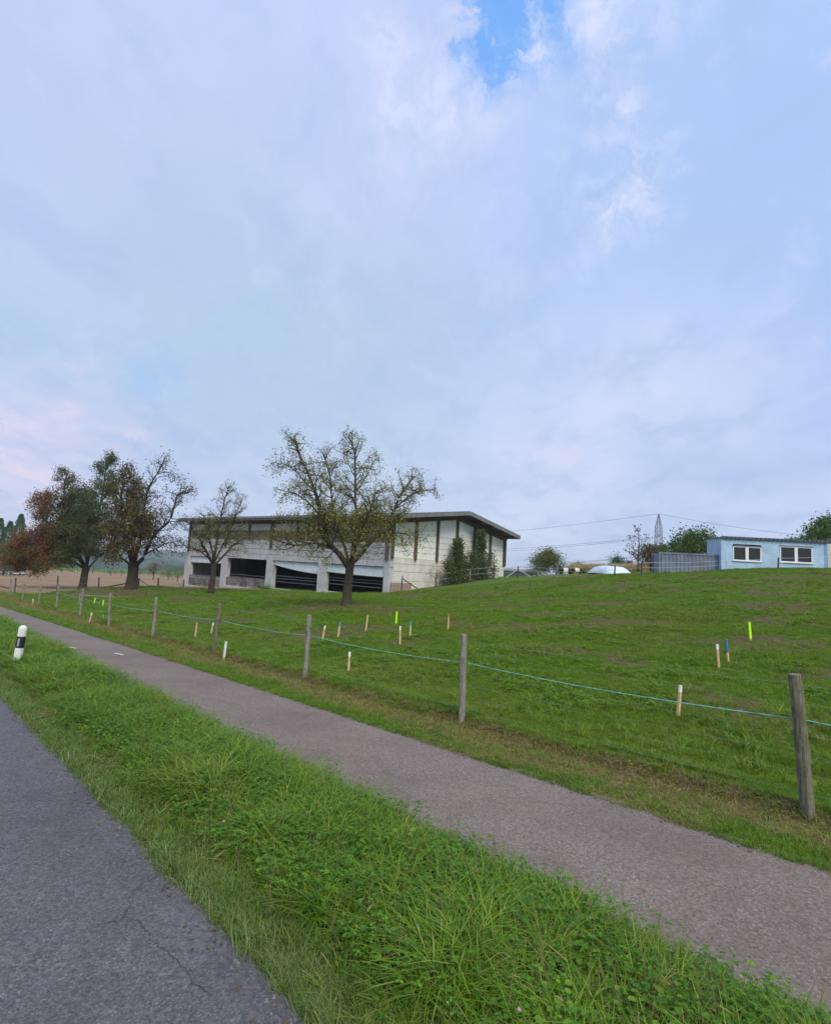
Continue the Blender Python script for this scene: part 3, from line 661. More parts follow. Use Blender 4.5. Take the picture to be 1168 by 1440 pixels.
# ------------------------------------------------------------------ survey stakes
STK = [(46, 852, 46.5, 842.5, 'w', 'short pale stake by the third post from the left end'), (125, 878, 129, 862, 'w', 'leaning pale stake between the dark left trees and the path'),
       (132, 849.5, 134, 841, 'n', 'left of two small neon green stakes beneath the red leaved tree'), (144.5, 852, 145.5, 844, 'n', 'right of two small neon green stakes beneath the red leaved tree'),
       (145, 872, 145, 864, 't', 'small teal painted stake left of a fence post'), (22, 833, 22.5, 827, 'n', 'tiny neon stake at the far left end of the fence'),
       (274, 896.5, 277, 876, 'p', 'bare wooden stake left of the fence post under the slender tree'), (296.5, 892, 300, 876, 'w', 'white topped stake hugging the mossy fence post'),
       (314, 931, 318, 902.5, 'W', 'white stake standing on the path side of the fence'), (453, 901, 457, 880, 'w', 'white topped stake just right of a fence post, left of the blue topped one'),
       (475, 896.5, 478, 875, 'b', 'blue topped stake below the trunk of the apple tree'), (514, 887, 517, 865, 'p', 'bare wooden stake left of the neon stake below the apple tree'),
       (556.5, 878.5, 558, 860, 'n', 'neon green stake in the middle of the pasture'), (562, 907, 562.5, 880.5, 'w', 'white topped stake with a clod of earth at its foot'),
       (576, 897, 577.5, 874, 'b', 'blue topped stake right of the white topped one below the neon stake'), (629.5, 887, 631, 864, 'o', 'orange topped stake on bare earth near the tall fence post'),
       (489.5, 945.5, 491.5, 917, 'w', 'white topped stake nearest the path between two fence posts'), (953, 1008, 956.5, 964, 'w', 'tall white topped stake close behind the rope near the right post'),
       (1010.5, 939.5, 1008, 906, 'w', 'white topped stake left of the tall blue topped stake'), (1023.5, 931, 1020.5, 899, 'B', 'stake with long blue top on the right of the pasture'),
       (1055, 900.5, 1053, 875, 'n', 'neon yellow stake highest on the right of the pasture')]
TOPM = dict(w=m_stk_w, W=m_stk_w, b=m_stk_t, B=m_stk_b, n=m_neon, t=m_stk_t, o=m_stk_o, p=m_rawwood)
for (bx_, by_, tx, ty, kd, lab) in STK:
    b = hit(bx_, by_); tp = at(tx, ty, b[1]); hx = b-[0, 0, .06]; L = np.linalg.norm(tp-b); ax = (tp-b)/L
    root = empty('survey_stake', b, lab, 'stake', 'survey stakes in the pasture')
    wd = .021 if kd not in 'n' else .026; a1 = np.cross(ax, (0, 1, 0)); a1 /= np.linalg.norm(a1); a2 = np.cross(ax, a1)
    yaw = random.uniform(-.5, .5); b1 = a1*math.cos(yaw)+a2*math.sin(yaw); b2 = -a1*math.sin(yaw)+a2*math.cos(yaw)
    split = {'w': .78, 'W': .25, 'b': .72, 'B': .42, 'n': .12, 't': .5, 'o': .85, 'p': .97}[kd]
    def prism(f0, f1, w_, taper=1.):
        m = MB(); p0 = ax*(f0*L); p1_ = ax*(f1*L); q = []
        for P_, w2 in ((p0, w_), (p1_, w_*taper)):
            for sx, sy in ((-1, -1), (1, -1), (1, 1), (-1, 1)): q.append(P_+b1*w2*sx+b2*w2*sy*.8)
        return m.hexa(q)
    prism(-.2, split, wd).build('shaft', m_rawwood, root, bevel=.002)
    prism(split, 1, wd+.0008, .93).build('painted_top' if kd != 'p' else 'top', TOPM[kd], root, bevel=.003)

# ------------------------------------------------------------------ roadside delineator
b = hit(22, 942); tp = at(33, 880, b[1]); L = np.linalg.norm(tp-b); L0 = .28; ax = (tp-b)/L
dl = empty('roadside_delineator', b, 'white roadside delineator post with black band in the verge', 'delineator post')
a1 = np.cross(ax, (0, 1, 0)); a1 /= np.linalg.norm(a1); a2 = np.cross(a1, ax)
def sect(f_, sc__=1.):
    q = []; W2, D2 = .062*sc__, .05*sc__
    for x_, y_ in ((-.7, -1), (.7, -1), (1, -.5), (1, .5), (.6, 1), (-.6, 1), (-1, .5), (-1, -.5)): q.append(ax*f_+a1*x_*W2+a2*y_*D2)
    return q
def loft(m, secs):
    vs = [v for s_ in secs for v in s_]; k_ = 8; fs = []
    for i in range(len(secs)-1):
        for j in range(k_): fs.append((i*k_+j, i*k_+(j+1) % k_, (i+1)*k_+(j+1) % k_, (i+1)*k_+j))
    fs += [tuple(range(k_-1, -1, -1)), tuple((len(secs)-1)*k_+j for j in range(k_))]; return m.add(vs, fs)
HB0, HB1 = L*.50, L*.76
loft(MB(), [sect(-L0), sect(HB0)]).build('body', m_delw, dl)
loft(MB(), [sect(HB0, 1.02), sect(HB1, 1.02)]).build('black_band', m_black, dl)
loft(MB(), [sect(HB1), sect(L*.93), sect(L*.975, .85), sect(L, .5)]).build('cap', m_delw, dl)
m = MB(); o_ = -a2*.055; q = [ax*(HB0+.04*L)+o_-a1*.018, ax*(HB0+.04*L)+o_+a1*.018, ax*(HB0+.04*L)+o_*.7+a1*.018, ax*(HB0+.04*L)+o_*.7-a1*.018]
m.hexa([v for v in q]+[v+ax*(HB1-HB0-.08*L) for v in q]).build('reflector', m_refl, dl)

# ------------------------------------------------------------------ barn
barn = empty('barn', P1, 'long pale concrete barn with low grey gabled roof and open bays', 'barn')
R3 = np.array([A_, B_, [0, 0, 1]])            # local u (along the bays), v (along the gable), z
def loc(u_, v_, z_): return A_*u_+B_*v_+np.array([0, 0, z_-P1[2]])
def bbox(m, u0, u1, v0, v1, z0, z1):
    c_ = lambda u_, v_, z_: loc(u_, v_, z_)
    return m.hexa([c_(u0, v0, z0), c_(u0, v1, z0), c_(u1, v1, z0), c_(u1, v0, z0), c_(u0, v0, z1), c_(u0, v1, z1), c_(u1, v1, z1), c_(u1, v0, z1)])
LU, LV = 35.4, 22.2; EZ, RZ = 6.25, 7.75; SEAM = 2.45; BEAM = 1.85
def roofz(v): return EZ+(RZ-EZ)*(1-abs(v-LV/2)/(LV/2))
cols = [0.35, 9.1, 17.7, 26.6, 35.0]
for i, u_ in enumerate(cols):
    wd = .55 if i else .3
    bbox(MB(), u_-wd, u_+wd, -.12, .5, -3.2, BEAM).build('column', m_conc, barn)
bbox(MB(), -.0, LU, -.10, .5, BEAM, SEAM).build('beam', m_conc, barn)
bbox(MB(), .02, LU, -.06, .4, SEAM+.03, 4.1).build('wall', m_conc, barn)
m = MB()
for z_ in (SEAM+.62, SEAM+1.2): bbox(m, .03, LU-.02, -.085, -.062, z_, z_+.03)
m.build('joint', m_oldconc, barn)
for i in range(4):
    u0, u1 = cols[i]+.12, cols[i+1]-.12
    bbox(MB(), u0, u1, .05, .2, 4.1, 5.25).build('netting', m_net, barn)
    bbox(MB(), u0, u1, .03, .15, 5.25, EZ-.05).build('clerestory_strip', m_cleared, barn)
for u_ in cols: bbox(MB(), u_-.16, u_+.16, -.26, .0, 3.2 if 1 < u_ < 34 else SEAM, EZ+.05).build('timber_post', m_barn_post, barn)
for u_ in (4.8, 13.4, 22.1, 30.8): bbox(MB(), u_-.1, u_+.1, -.16, .0, 4.1, EZ).build('timber_post', m_barn_post, barn)
bbox(MB(), 0, LU, -.2, .05, EZ-.25, EZ+.27).build('wall_plate', m_barn_post, barn)
# interior
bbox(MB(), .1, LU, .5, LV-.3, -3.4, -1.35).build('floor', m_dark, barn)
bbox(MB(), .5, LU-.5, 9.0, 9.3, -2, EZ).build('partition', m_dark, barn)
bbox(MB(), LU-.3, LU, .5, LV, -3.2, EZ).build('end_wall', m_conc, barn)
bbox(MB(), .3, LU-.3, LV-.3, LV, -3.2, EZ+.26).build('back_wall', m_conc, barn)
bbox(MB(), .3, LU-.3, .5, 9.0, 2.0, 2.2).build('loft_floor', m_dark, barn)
# sills, parapets, blinds, rails in the bays (bay 0 nearest the corner)
bz = [-.95, -1.25, -1.5, -2.0]
for i in range(4):
    u0, u1 = cols[i]+(.55 if i else .3), cols[i+1]-.55
    bbox(MB(), u0, u1, -.3, .3, -3.2, bz[i]).build('sill', m_conc, barn)
    if i >= 2:
        bbox(MB(), u0, u1, .02, .22, bz[i], bz[i]+(1.35 if i == 3 else 1.05)).build('parapet', m_oldconc, barn)
        m = MB()
        for k_ in range(1, 4): bbox(m, u0+.02, u1-.02, .0, .018, bz[i]+k_*.3, bz[i]+k_*.3+.025)
        m.build('board_joint', m_dark, barn)
    for k_, z_ in enumerate((.0, .45, .8)):
        m = MB(); m.tube([loc(u0, .45, bz[i]+.75+z_*.8), loc(u1, .45, bz[i]+.75+z_*.8)], .045, 6, False); m.build('feed_rail', m_rail, barn)
def blind(u0, u1, dl_, dr, sag):
    m = MB(); n = 16; vs, fs = [], []
    for i in range(n+1):
        f_ = i/n; drop = dl_+(dr-dl_)*f_+sag*4*f_*(1-f_); u_ = u0+(u1-u0)*f_
        for (v_, z_) in ((.1, BEAM-.06), (.08, BEAM-drop), (.2, BEAM-drop-.06), (.26, BEAM-drop+.06), (.18, BEAM-.06)): vs.append(loc(u_, v_, z_))
    for i in range(n):
        for j in range(4): fs.append((i*5+j, i*5+j+1, (i+1)*5+j+1, (i+1)*5+j))
    m.add(vs, fs).build('rolled_blind', m_blind, barn, smooth=False)
blind(cols[0]+.35, cols[1]-.6, .98, .82, .05); blind(cols[1]+.6, cols[2]-.6, 1.15, .45, .12); blind(cols[3]+.6, cols[4]-.6, .75, .85, .0)
# gable wall
bbox(MB(), -.0, .35, .5, LV, -2.5, SEAM+.32).build('gable_base_wall', m_conc2, barn)
for z_ in (.55, 1.45, 2.2): bbox(MB(), -.012, .0, .55, LV, z_, z_+.025).build('block_joint', m_oldconc, barn)
nb = 6
for i in range(nb):
    v0, v1 = LV*i/nb+.14, LV*(i+1)/nb-.14
    if i == 0: v0 = .1
    m = MB(); zb = SEAM+.34
    kk_ = 1
    q = [loc(.05, v0, zb), loc(.25, v0, zb), loc(.25, v1, zb), loc(.05, v1, zb), loc(.05, v0, roofz(v0)), loc(.25, v0, roofz(v0)), loc(.25, v1, roofz(v1)), loc(.05, v1, roofz(v1))]
    m.hexa(q).build('wall_panel', m_panel, barn)
    m = MB()
    for k_ in range(1, 5): bbox(m, .035, .05, v0, v1, zb+k_*.62, zb+k_*.62+.022) if zb+k_*.62 < min(roofz(v0), roofz(v1))-.1 else None
    m.build('panel_joint', m_oldconc, barn)
for i in range(nb+1):
    v_ = min(max(LV*i/nb, .14), LV-.14)
    m = MB(); zt = roofz(v_)
    m.hexa([loc(-.16, v_-.15, SEAM+.2), loc(.1, v_-.15, SEAM+.2), loc(.1, v_+.15, SEAM+.2), loc(-.16, v_+.15, SEAM+.2), loc(-.16, v_-.15, zt), loc(.1, v_-.15, zt), loc(.1, v_+.15, zt), loc(-.16, v_+.15, zt)]).build('timber_post', m_barn_post, barn)
for z0_, z1_, mm_ in ((-.75, -.35, m_board), (-.33, .05, m_board), (.07, .42, m_board)): bbox(MB(), -.07, -.012, .2, 3.3, z0_, z1_).build('board', mm_, barn)
# rafter / verge beam following the gable
for (v0, v1) in ((-.1, LV/2), (LV/2, LV+.1)):
    m = MB(); a, b2 = roofz(v0), roofz(v1)
    m.hexa([loc(-.3, v0, a-.28), loc(.05, v0, a-.28), loc(.05, v1, b2-.28), loc(-.3, v1, b2-.28), loc(-.3, v0, a+.24), loc(.05, v0, a+.24), loc(.05, v1, b2+.24), loc(-.3, v1, b2+.24)]).build('rafter', m_barn_post, barn)
# purlins carried out under the overhang
OB, OE = 1.55, 1.1
for i in range(9):
    v_ = .3+(LV-.6)*i/8; z_ = roofz(v_)+.06
    bbox(MB(), -OB+.1, .3, v_-.09, v_+.09, z_, z_+.2).build('purlin', m_barn_post, barn)
def slab(v0, v1, z0off, z1off, u0, u1, name, mt):
    zz = lambda v: EZ+(RZ-EZ)*(1-abs(v-LV/2)/(LV/2))
    m = MB(); m.hexa([loc(u0, v0, zz(v0)+z0off), loc(u1, v0, zz(v0)+z0off), loc(u1, v1, zz(v1)+z0off), loc(u0, v1, zz(v1)+z0off),
                      loc(u0, v0, zz(v0)+z1off), loc(u1, v0, zz(v0)+z1off), loc(u1, v1, zz(v1)+z1off), loc(u0, v1, zz(v1)+z1off)])
    return m.build(name, mt, barn)
for v0, v1 in ((-OE, LV/2), (LV/2, LV+OE)):
    slab(v0, v1, .265, .30, -OB, LU+1.2, 'soffit', m_soffit); slab(v0, v1, .303, .62, -OB+.02, LU+1.2, 'roof', m_roof)
    slab(v0, v1, .20, .66, -OB-.05, -OB+.0, 'fascia', m_fascia)
for v_, nm in ((-OE, 'eave_fascia'), (LV+OE, 'eave_fascia')):
    z_ = roofz(v_); sg = -1 if v_ < 0 else 1
    bbox(MB(), -OB-.05, LU+1.2, v_+(sg*.05 if sg < 0 else 0), v_+(0 if sg < 0 else .05), z_+.20, z_+.66).build(nm, m_fascia, barn)
    g = MB(); g.tube([loc(-OB, v_+sg*.12, z_+.45), loc(LU+1.2, v_+sg*.12, z_+.45)], .07, 8); g.build('gutter', m_fascia, barn, smooth=True)
m = MB(); m.tube([loc(-.1, 8.8, -.5), loc(-.1, 8.8, 1.0)], .04); m.build('downpipe', m_barn_post, barn)
m = MB(); m.tube([loc(-.25, LV-.05, 2.8), loc(-.25, LV-.05, 5.9)], .06); m.build('downpipe', m_barn_post, barn)

# ------------------------------------------------------------------ trees
def vn(v): return v/(np.linalg.norm(v)+1e-9)
class Tree:
    def __init__(s, seed): s.r = random.Random(seed); s.np = np.random.default_rng(seed); s.wood = MB(); s.trunk = MB(); s.leaf = []; s.c0 = 2.1; s.c1 = 1.0
    def rv(s): return np.array([s.r.gauss(0, 1), s.r.gauss(0, 1), s.r.gauss(0, 1)])
    def grow(s, p, d, L, rad_, lvl, up, wig=.25, spawn=(5, 5, 4), keep=None):
        n = max(4, int(L/.22)) if lvl < 2 else 4
        pts = [np.array(p)]; dd = vn(np.array(d))
        for i in range(n):
            dd = vn(dd+s.rv()*wig*(.5 if lvl == 0 else .8)+np.array([0, 0, up])*.12); pts.append(pts[-1]+dd*L/n)
        s.limb(pts, rad_, lvl, up, spawn)
    def limb(s, pts, rad_, lvl, up, spawn, frac0=.25, tip=None, lenf=None):
        n = len(pts)-1; tipr = rad_*.25 if lvl < 2 else rad_*.4
        s.wood.tube(pts, [rad_+(tipr-rad_)*(i/n)**.9 for i in range(n+1)], 7 if rad_ > .08 else (5 if rad_ > .02 else 3), False)
        L = sum(np.linalg.norm(pts[i+1]-pts[i]) for i in range(n))
        if lvl >= len(spawn):
            for i in range(1, n+1): s.leaf.append((pts[i], vn(pts[i]-pts[i-1]), lvl))
            return
        k_ = max(2, int(L*spawn[lvl]))
        for j in range(k_):
            f_ = frac0+(1-frac0)*(j+s.r.random())/k_; x_ = min(f_, .999)*n; i = int(x_); p = pts[i]+(pts[i+1]-pts[i])*(x_-i)
            t_ = vn(pts[i+1]-pts[i]); side = s.rv(); side = vn(side-t_*(side@t_))
            d = vn(t_*s.r.uniform(.2, .9)+side*s.r.uniform(.7, 1.2)+np.array([0, 0, up*.35]))
            l_ = (lenf or (.55 if lvl == 0 else .5))*L*s.r.uniform(.45, 1.)*(1.15-.6*f_) if lvl else s.r.uniform(.5, 1.)*min(L*.45, s.c0)*(1.12-.72*f_)
            if lvl >= 1: l_ = min(l_, s.c1); l_ = max(l_, .25)
            s.grow(p, d, l_, max(.004, min(rad_*.4, .035 if lvl == 0 else .012)), lvl+1, up*.6 if lvl else up, .25, spawn)
    def build(s, root, bark, leafmat, size, per, tintf, spread=.12, dens=1., shape=None):
        o0 = np.array(root.location)
        for m, nm in ((s.trunk, 'trunk'), (s.wood, 'branches')):
            if m.v:
                m.v = [(a-o0[0], b-o0[1], c_-o0[2]) for a, b, c_ in m.v]; o = m.build(nm, bark, root, smooth=True)
                o['kind'] = 'stuff' if nm == 'branches' else ''
                if nm == 'trunk': del o['kind']
        if not s.leaf: return
        L = [l for l in s.leaf if s.r.random() < dens]; P_ = np.array([l[0] for l in L]); T_ = np.array([l[1] for l in L])
        P_ = np.repeat(P_, per, 0)+s.np.normal(0, spread, (len(L)*per, 3)); n = len(P_)
        keep_ = shape(P_) if shape else np.ones(n, bool); P_ = P_[keep_]; n = len(P_)
        a = s.np.normal(0, 1, (n, 3)); a[:, 2] -= .25; a /= np.linalg.norm(a, axis=1)[:, None]; b = s.np.normal(0, 1, (n, 3)); b -= a*(a*b).sum(1)[:, None]; b /= np.linalg.norm(b, axis=1)[:, None]
        z_ = (size*s.np.uniform(.6, 1.35, n))[:, None]; c_ = np.cross(a, b)
        V = np.stack([P_, P_+a*z_*.5+b*z_*.32+c_*z_*.1, P_+a*z_, P_+a*z_*.5-b*z_*.32+c_*z_*.1], 1).reshape(-1, 3)-o0
        Fs = np.arange(n*4).reshape(-1, 4); o = mesh_obj('crown', V, Fs, leafmat, root); o['kind'] = 'stuff'
        at_ = o.data.attributes.new('tint', 'FLOAT', 'FACE'); at_.data.foreach_set('value', np.clip(tintf(P_, s.np), 0, 1).astype(np.float32))
m_lv_apple = leafy('apple leaves', [(.07, .08, .02), (.13, .15, .025), (.21, .22, .035), (.32, .28, .05), (.20, .09, .045)], .25, attr=True)
m_lv_dark = leafy('dark autumn leaves', [(.022, .055, .016), (.042, .085, .022), (.085, .100, .030), (.13, .075, .030), (.24, .060, .035)], .2, attr=True)
m_lv_brown = leafy('brown leaves', [(.050, .058, .022), (.090, .075, .030), (.13, .090, .040), (.17, .085, .045)], .2, attr=True)
m_lv_green = leafy('green leaves', [(.030, .075, .014), (.055, .115, .020), (.095, .155, .025), (.16, .19, .03)], .25, attr=True)
m_lv_con = leafy('conifer needles', [(.030, .080, .035), (.055, .12, .05), (.09, .16, .07)], .1, attr=True)
m_lv_gold = leafy('yellowing leaves', [(.05, .07, .02), (.10, .11, .025), (.16, .14, .03), (.12, .08, .03)], .25, attr=True)
m_lv_rust = leafy('rusty leaves', [(.06, .045, .025), (.11, .075, .035), (.16, .10, .05)], .2, attr=True)

def limbpx(T, D, pts, r0, lvl=0, up=.3, spawn=(5, 5, 4), frac0=.2, n=14, rend=None):
    """main limb through picture points with a depth offset each: (px, py, extra depth)"""
    P_ = [at(x_, y_, D+dd) for x_, y_, dd in pts]; Q = []
    m_ = len(P_)
    for i in range(n+1):
        f_ = i/n*(m_-1); j = min(int(f_), m_-2); t_ = f_-j
        p0, p1, p2, p3 = P_[max(j-1, 0)], P_[j], P_[j+1], P_[min(j+2, m_-1)]
        q = .5*((2*p1)+(-p0+p2)*t_+(2*p0-5*p1+4*p2-p3)*t_**2+(-p0+3*p1-3*p2+p3)*t_**3); Q.append(q+T.rv()*.02*(0 if i == 0 else 1))
    T.limb(Q, r0, lvl, up, spawn, frac0)
def trunkpx(T, D, pts, radii, n=9):
    P_ = [at(x_, y_, D) for x_, y_ in pts]; P_[0] = P_[0]-np.array([0, 0, .25]); T.trunk.tube(P_, radii, n, False)

# the leafy apple tree before the barn
D = 28; T = Tree(3); bs = hit(487, 852); D = bs[1]
root = empty('apple_tree', (bs[0], bs[1], g1(bs[0], bs[1])), 'largest sparse leaved fruit tree standing before the right half of the barn', 'tree', 'fruit trees in the pasture')
trunkpx(T, D, [(486.5, 853), (487.5, 843), (489, 826), (491, 806), (493, 786)], [0.320, 0.240, 0.212, 0.200, 0.216], 11)
SP = (6.6, 6, 5); T.c0 = 2.3
limbpx(T, D, [(489, 797, 0), (478, 782, -.1), (466, 768, -.4), (454, 750, -.7), (450, 728, -1.), (447, 700, -1.2), (436, 672, -1.4), (420, 638, -1.2), (414, 612, -1)], 0.160, spawn=SP)
limbpx(T, D, [(474, 776, -.2), (456, 766, -.5), (436, 764, -.9), (414, 767, -1.2), (398, 762, -1.4), (382, 756, -1.6)], 0.080, up=.05, spawn=SP)
limbpx(T, D, [(494, 792, .1), (497, 770, .3), (499, 745, .3), (500, 715, .2), (499, 680, .2), (498, 640, .4), (496, 622, .5)], 0.120, spawn=SP)
limbpx(T, D, [(495, 791, 0), (510, 775, .2), (528, 755, .5), (545, 735, .8), (556, 712, 1.), (566, 692, 1.2), (582, 670, 1.4)], 0.136, spawn=SP)
limbpx(T, D, [(553, 718, 1.), (572, 700, .8), (592, 690, .8), (612, 688, .6)], 0.056, spawn=SP)
limbpx(T, D, [(490, 788, .2), (484, 766, .8), (478, 752, 1.4), (470, 735, 1.8), (466, 700, 2.2), (462, 665, 2.3), (455, 640, 2.2)], 0.088, spawn=SP)
limbpx(T, D, [(450, 725, -1), (432, 705, -1.6), (412, 692, -2), (395, 690, -2.2)], 0.048, spawn=SP)
limbpx(T, D, [(445, 695, -1.2), (425, 672, -.8), (405, 655, -.5), (384, 650, -.4)], 0.040, spawn=SP)
limbpx(T, D, [(500, 690, .2), (512, 675, 0), (522, 655, -.2), (530, 640, -.3)], 0.040, spawn=SP)
limbpx(T, D, [(532, 750, .5), (552, 748, -.3), (575, 752, -.8), (600, 758, -1)], 0.040, up=-.05, spawn=SP)
limbpx(T, D, [(492, 790, -.1), (500, 770, -.9), (508, 745, -1.6), (520, 715, -2.2), (530, 690, -2.4)], 0.072, spawn=SP)
limbpx(T, D, [(452, 745, -.8), (435, 738, -1.2), (412, 732, -1.0), (388, 735, -.9)], 0.040, up=0, spawn=SP)
def tapple(P_, r_):
    h = (P_[:, 2]-P_[:, 2].min())/np.ptp(P_[:, 2]); return .40+.25*fbm(P_[:, 0]*1.1, P_[:, 2]*1.1, 7)+r_.normal(0, .22, len(P_))
T.build(root, m_bark, m_lv_apple, .082, 2, tapple, .10, .72)

# slender small tree before the left part of the barn
bs = hit(299, 836); D = bs[1]; T = Tree(8)
root = empty('apple_tree', (bs[0], bs[1], g1(bs[0], bs[1])), 'small fine twigged tree with nearly bare top before the left end of the barn', 'tree', 'fruit trees in the pasture')
trunkpx(T, D, [(296, 837), (297, 829), (299, 812), (301, 792)], [0.275, 0.215, 0.189, 0.181])
SP = (5.5, 5.5, 4)
limbpx(T, D, [(300, 796, 0), (292, 780, -.2), (282, 762, -.5), (272, 745, -.7), (262, 732, -.9)], 0.112, spawn=SP)
limbpx(T, D, [(301, 794, 0), (303, 770, .2), (306, 748, .3), (311, 725, .2), (316, 700, .3), (322, 684, .3)], 0.112, spawn=SP)
limbpx(T, D, [(302, 794, 0), (316, 780, .2), (330, 765, .4), (345, 758, .5), (362, 757, .6)], 0.086, up=.05, spawn=SP)
limbpx(T, D, [(302, 790, .2), (314, 765, 1.), (325, 742, 1.4), (333, 720, 1.5), (340, 703, 1.5)], 0.069, spawn=SP)
limbpx(T, D, [(300, 790, -.2), (296, 766, -1.), (290, 745, -1.5), (286, 722, -1.7)], 0.069, spawn=SP)
limbpx(T, D, [(296, 786, 0), (280, 775, .6), (262, 768, 1.), (246, 768, 1.2)], 0.060, up=0, spawn=SP)
T.build(root, m_bark2, m_lv_apple, .085, 1, lambda P_, r_: .42+r_.normal(0, .2, len(P_)), .08, .8)

# two dark trees on the left
bs = hit(185, 829); D = bs[1]; T = Tree(12); T.c0 = 2.4; T.c1 = 1.1
root = empty('pear_tree', (bs[0], bs[1], g1(bs[0], bs[1])), 'brownish tree with a bare right half between the dense tree and the barn', 'tree', 'fruit trees in the pasture')
trunkpx(T, D, [(183.5, 830), (185, 822), (187, 808), (188, 792)], [0.533, 0.404, 0.361, 0.361])
SP = (5, 5, 4)
limbpx(T, D, [(190, 796, 0), (203, 782, -.2), (210, 762, -.3), (224, 744, -.4), (238, 732, -.4), (246, 708, -.4), (252, 694, -.3), (266, 692, -.2)], 0.155, spawn=SP, n=18)
limbpx(T, D, [(188, 794, 0), (194, 770, .2), (200, 740, .3), (203, 710, .2), (210, 685, .2), (222, 664, .2), (232, 643, .3)], 0.172, spawn=(3.2, 4, 3), n=18)
limbpx(T, D, [(220, 668, .2), (232, 664, .3), (244, 668, .2), (250, 678, .1)], 0.043, spawn=SP)
limbpx(T, D, [(205, 780, .2), (222, 770, .5), (242, 762, .8), (258, 764, .8)], 0.060, up=0, spawn=SP)
limbpx(T, D, [(214, 758, -.3), (218, 740, .3), (220, 722, .6)], 0.052, spawn=SP)
nl0 = len(T.leaf)
limbpx(T, D, [(187, 794, 0), (180, 770, -.4), (174, 740, -.6), (170, 710, -.7), (172, 685, -.6), (184, 672, -.4)], 0.163, spawn=(6, 6, 5))
limbpx(T, D, [(187, 790, .2), (186, 765, 1), (184, 735, 1.5), (186, 705, 1.6), (192, 682, 1.5)], 0.129, spawn=(6, 6, 5))
limbpx(T, D, [(184, 795, -.2), (172, 785, -.8), (160, 770, -1.2), (155, 745, -1.3)], 0.086, spawn=(6, 6, 5))
limbpx(T, D, [(190, 785, -.2), (196, 765, -1.1), (198, 742, -1.5), (194, 715, -1.6)], 0.086, spawn=(6, 6, 5))
lf = T.leaf; T.leaf = [l for i, l in enumerate(lf) if i >= nl0 or random.random() < .28]
T.build(root, m_bark2, m_lv_brown, .13, 3, lambda P_, r_: .5+r_.normal(0, .28, len(P_)), .18, .85)

bs = hit(117, 829); D = bs[1]; T = Tree(21); T.c0 = 2.7; T.c1 = 1.3
root = empty('apple_tree', (bs[0], bs[1], g1(bs[0], bs[1])), 'dense dark green tree with red leaves on its drooping left side', 'tree', 'fruit trees in the pasture')
trunkpx(T, D, [(115, 830), (117, 821), (119, 808), (122, 796)], [0.533, 0.378, 0.344, 0.344])
SP = (5.5, 6, 5)
for L_ in ([(121, 800, 0), (112, 780, -.3), (100, 755, -.6), (92, 725, -.8), (90, 695, -.8), (94, 666, -.8)],
           [(122, 798, 0), (128, 770, .2), (136, 735, .4), (143, 700, .5), (148, 665, .4), (150, 643, .3)],
           [(120, 800, 0), (102, 790, -.2), (80, 782, -.4), (55, 780, -.5), (30, 784, -.5), (14, 783, -.5)],
           [(118, 796, 0), (98, 770, .3), (75, 745, .6), (58, 725, .7), (52, 700, .6)],
           [(122, 796, .2), (118, 765, 1.2), (116, 730, 1.8), (114, 700, 2)],
           [(121, 796, -.2), (122, 768, -1.4), (122, 738, -2), (125, 700, -2.2)],
           [(124, 798, 0), (140, 782, 0), (156, 762, 0), (162, 735, .2)],
           [(118, 798, 0), (100, 792, -1.2), (80, 792, -2), (60, 792, -2.4)],
           [(119, 792, .4), (98, 778, 1.6), (74, 768, 2.2), (50, 765, 2.4)],
           [(90, 755, -.6), (72, 748, -1.2), (55, 746, -1.4), (42, 748, -1.4)],
           [(128, 765, .2), (118, 740, -.4), (110, 710, -.6), (112, 685, -.6)],
           [(100, 790, 0), (72, 792, .5), (45, 790, .8), (24, 790, 1.0)], [(96, 780, -.2), (66, 768, -.3), (40, 766, -.2), (22, 772, 0)], [(92, 730, -.8), (74, 712, -.9), (64, 696, -.8)], [(142, 705, .5), (154, 690, .4), (160, 672, .4)]):
    limbpx(T, D, L_, .14 if len(L_) > 4 else .095, spawn=SP, up=.25)
red0 = at(25, 775, D); 
def tdark(P_, r_):
    zz = 584+F*((P_-CAM)@cr)/((P_-CAM)@cf); leftness = 1-sstep(zz, 35, 110); return (.40+.70*leftness*fbm(P_[:, 0]*.8, P_[:, 2]*.8, 9)*1.3)+.25*(fbm(P_[:, 0]*.7, P_[:, 2]*.7, 19)-.5)+r_.normal(0, .16, len(P_))
T.build(root, m_bark2, m_lv_dark, .14, 3, tdark, .2, .9)

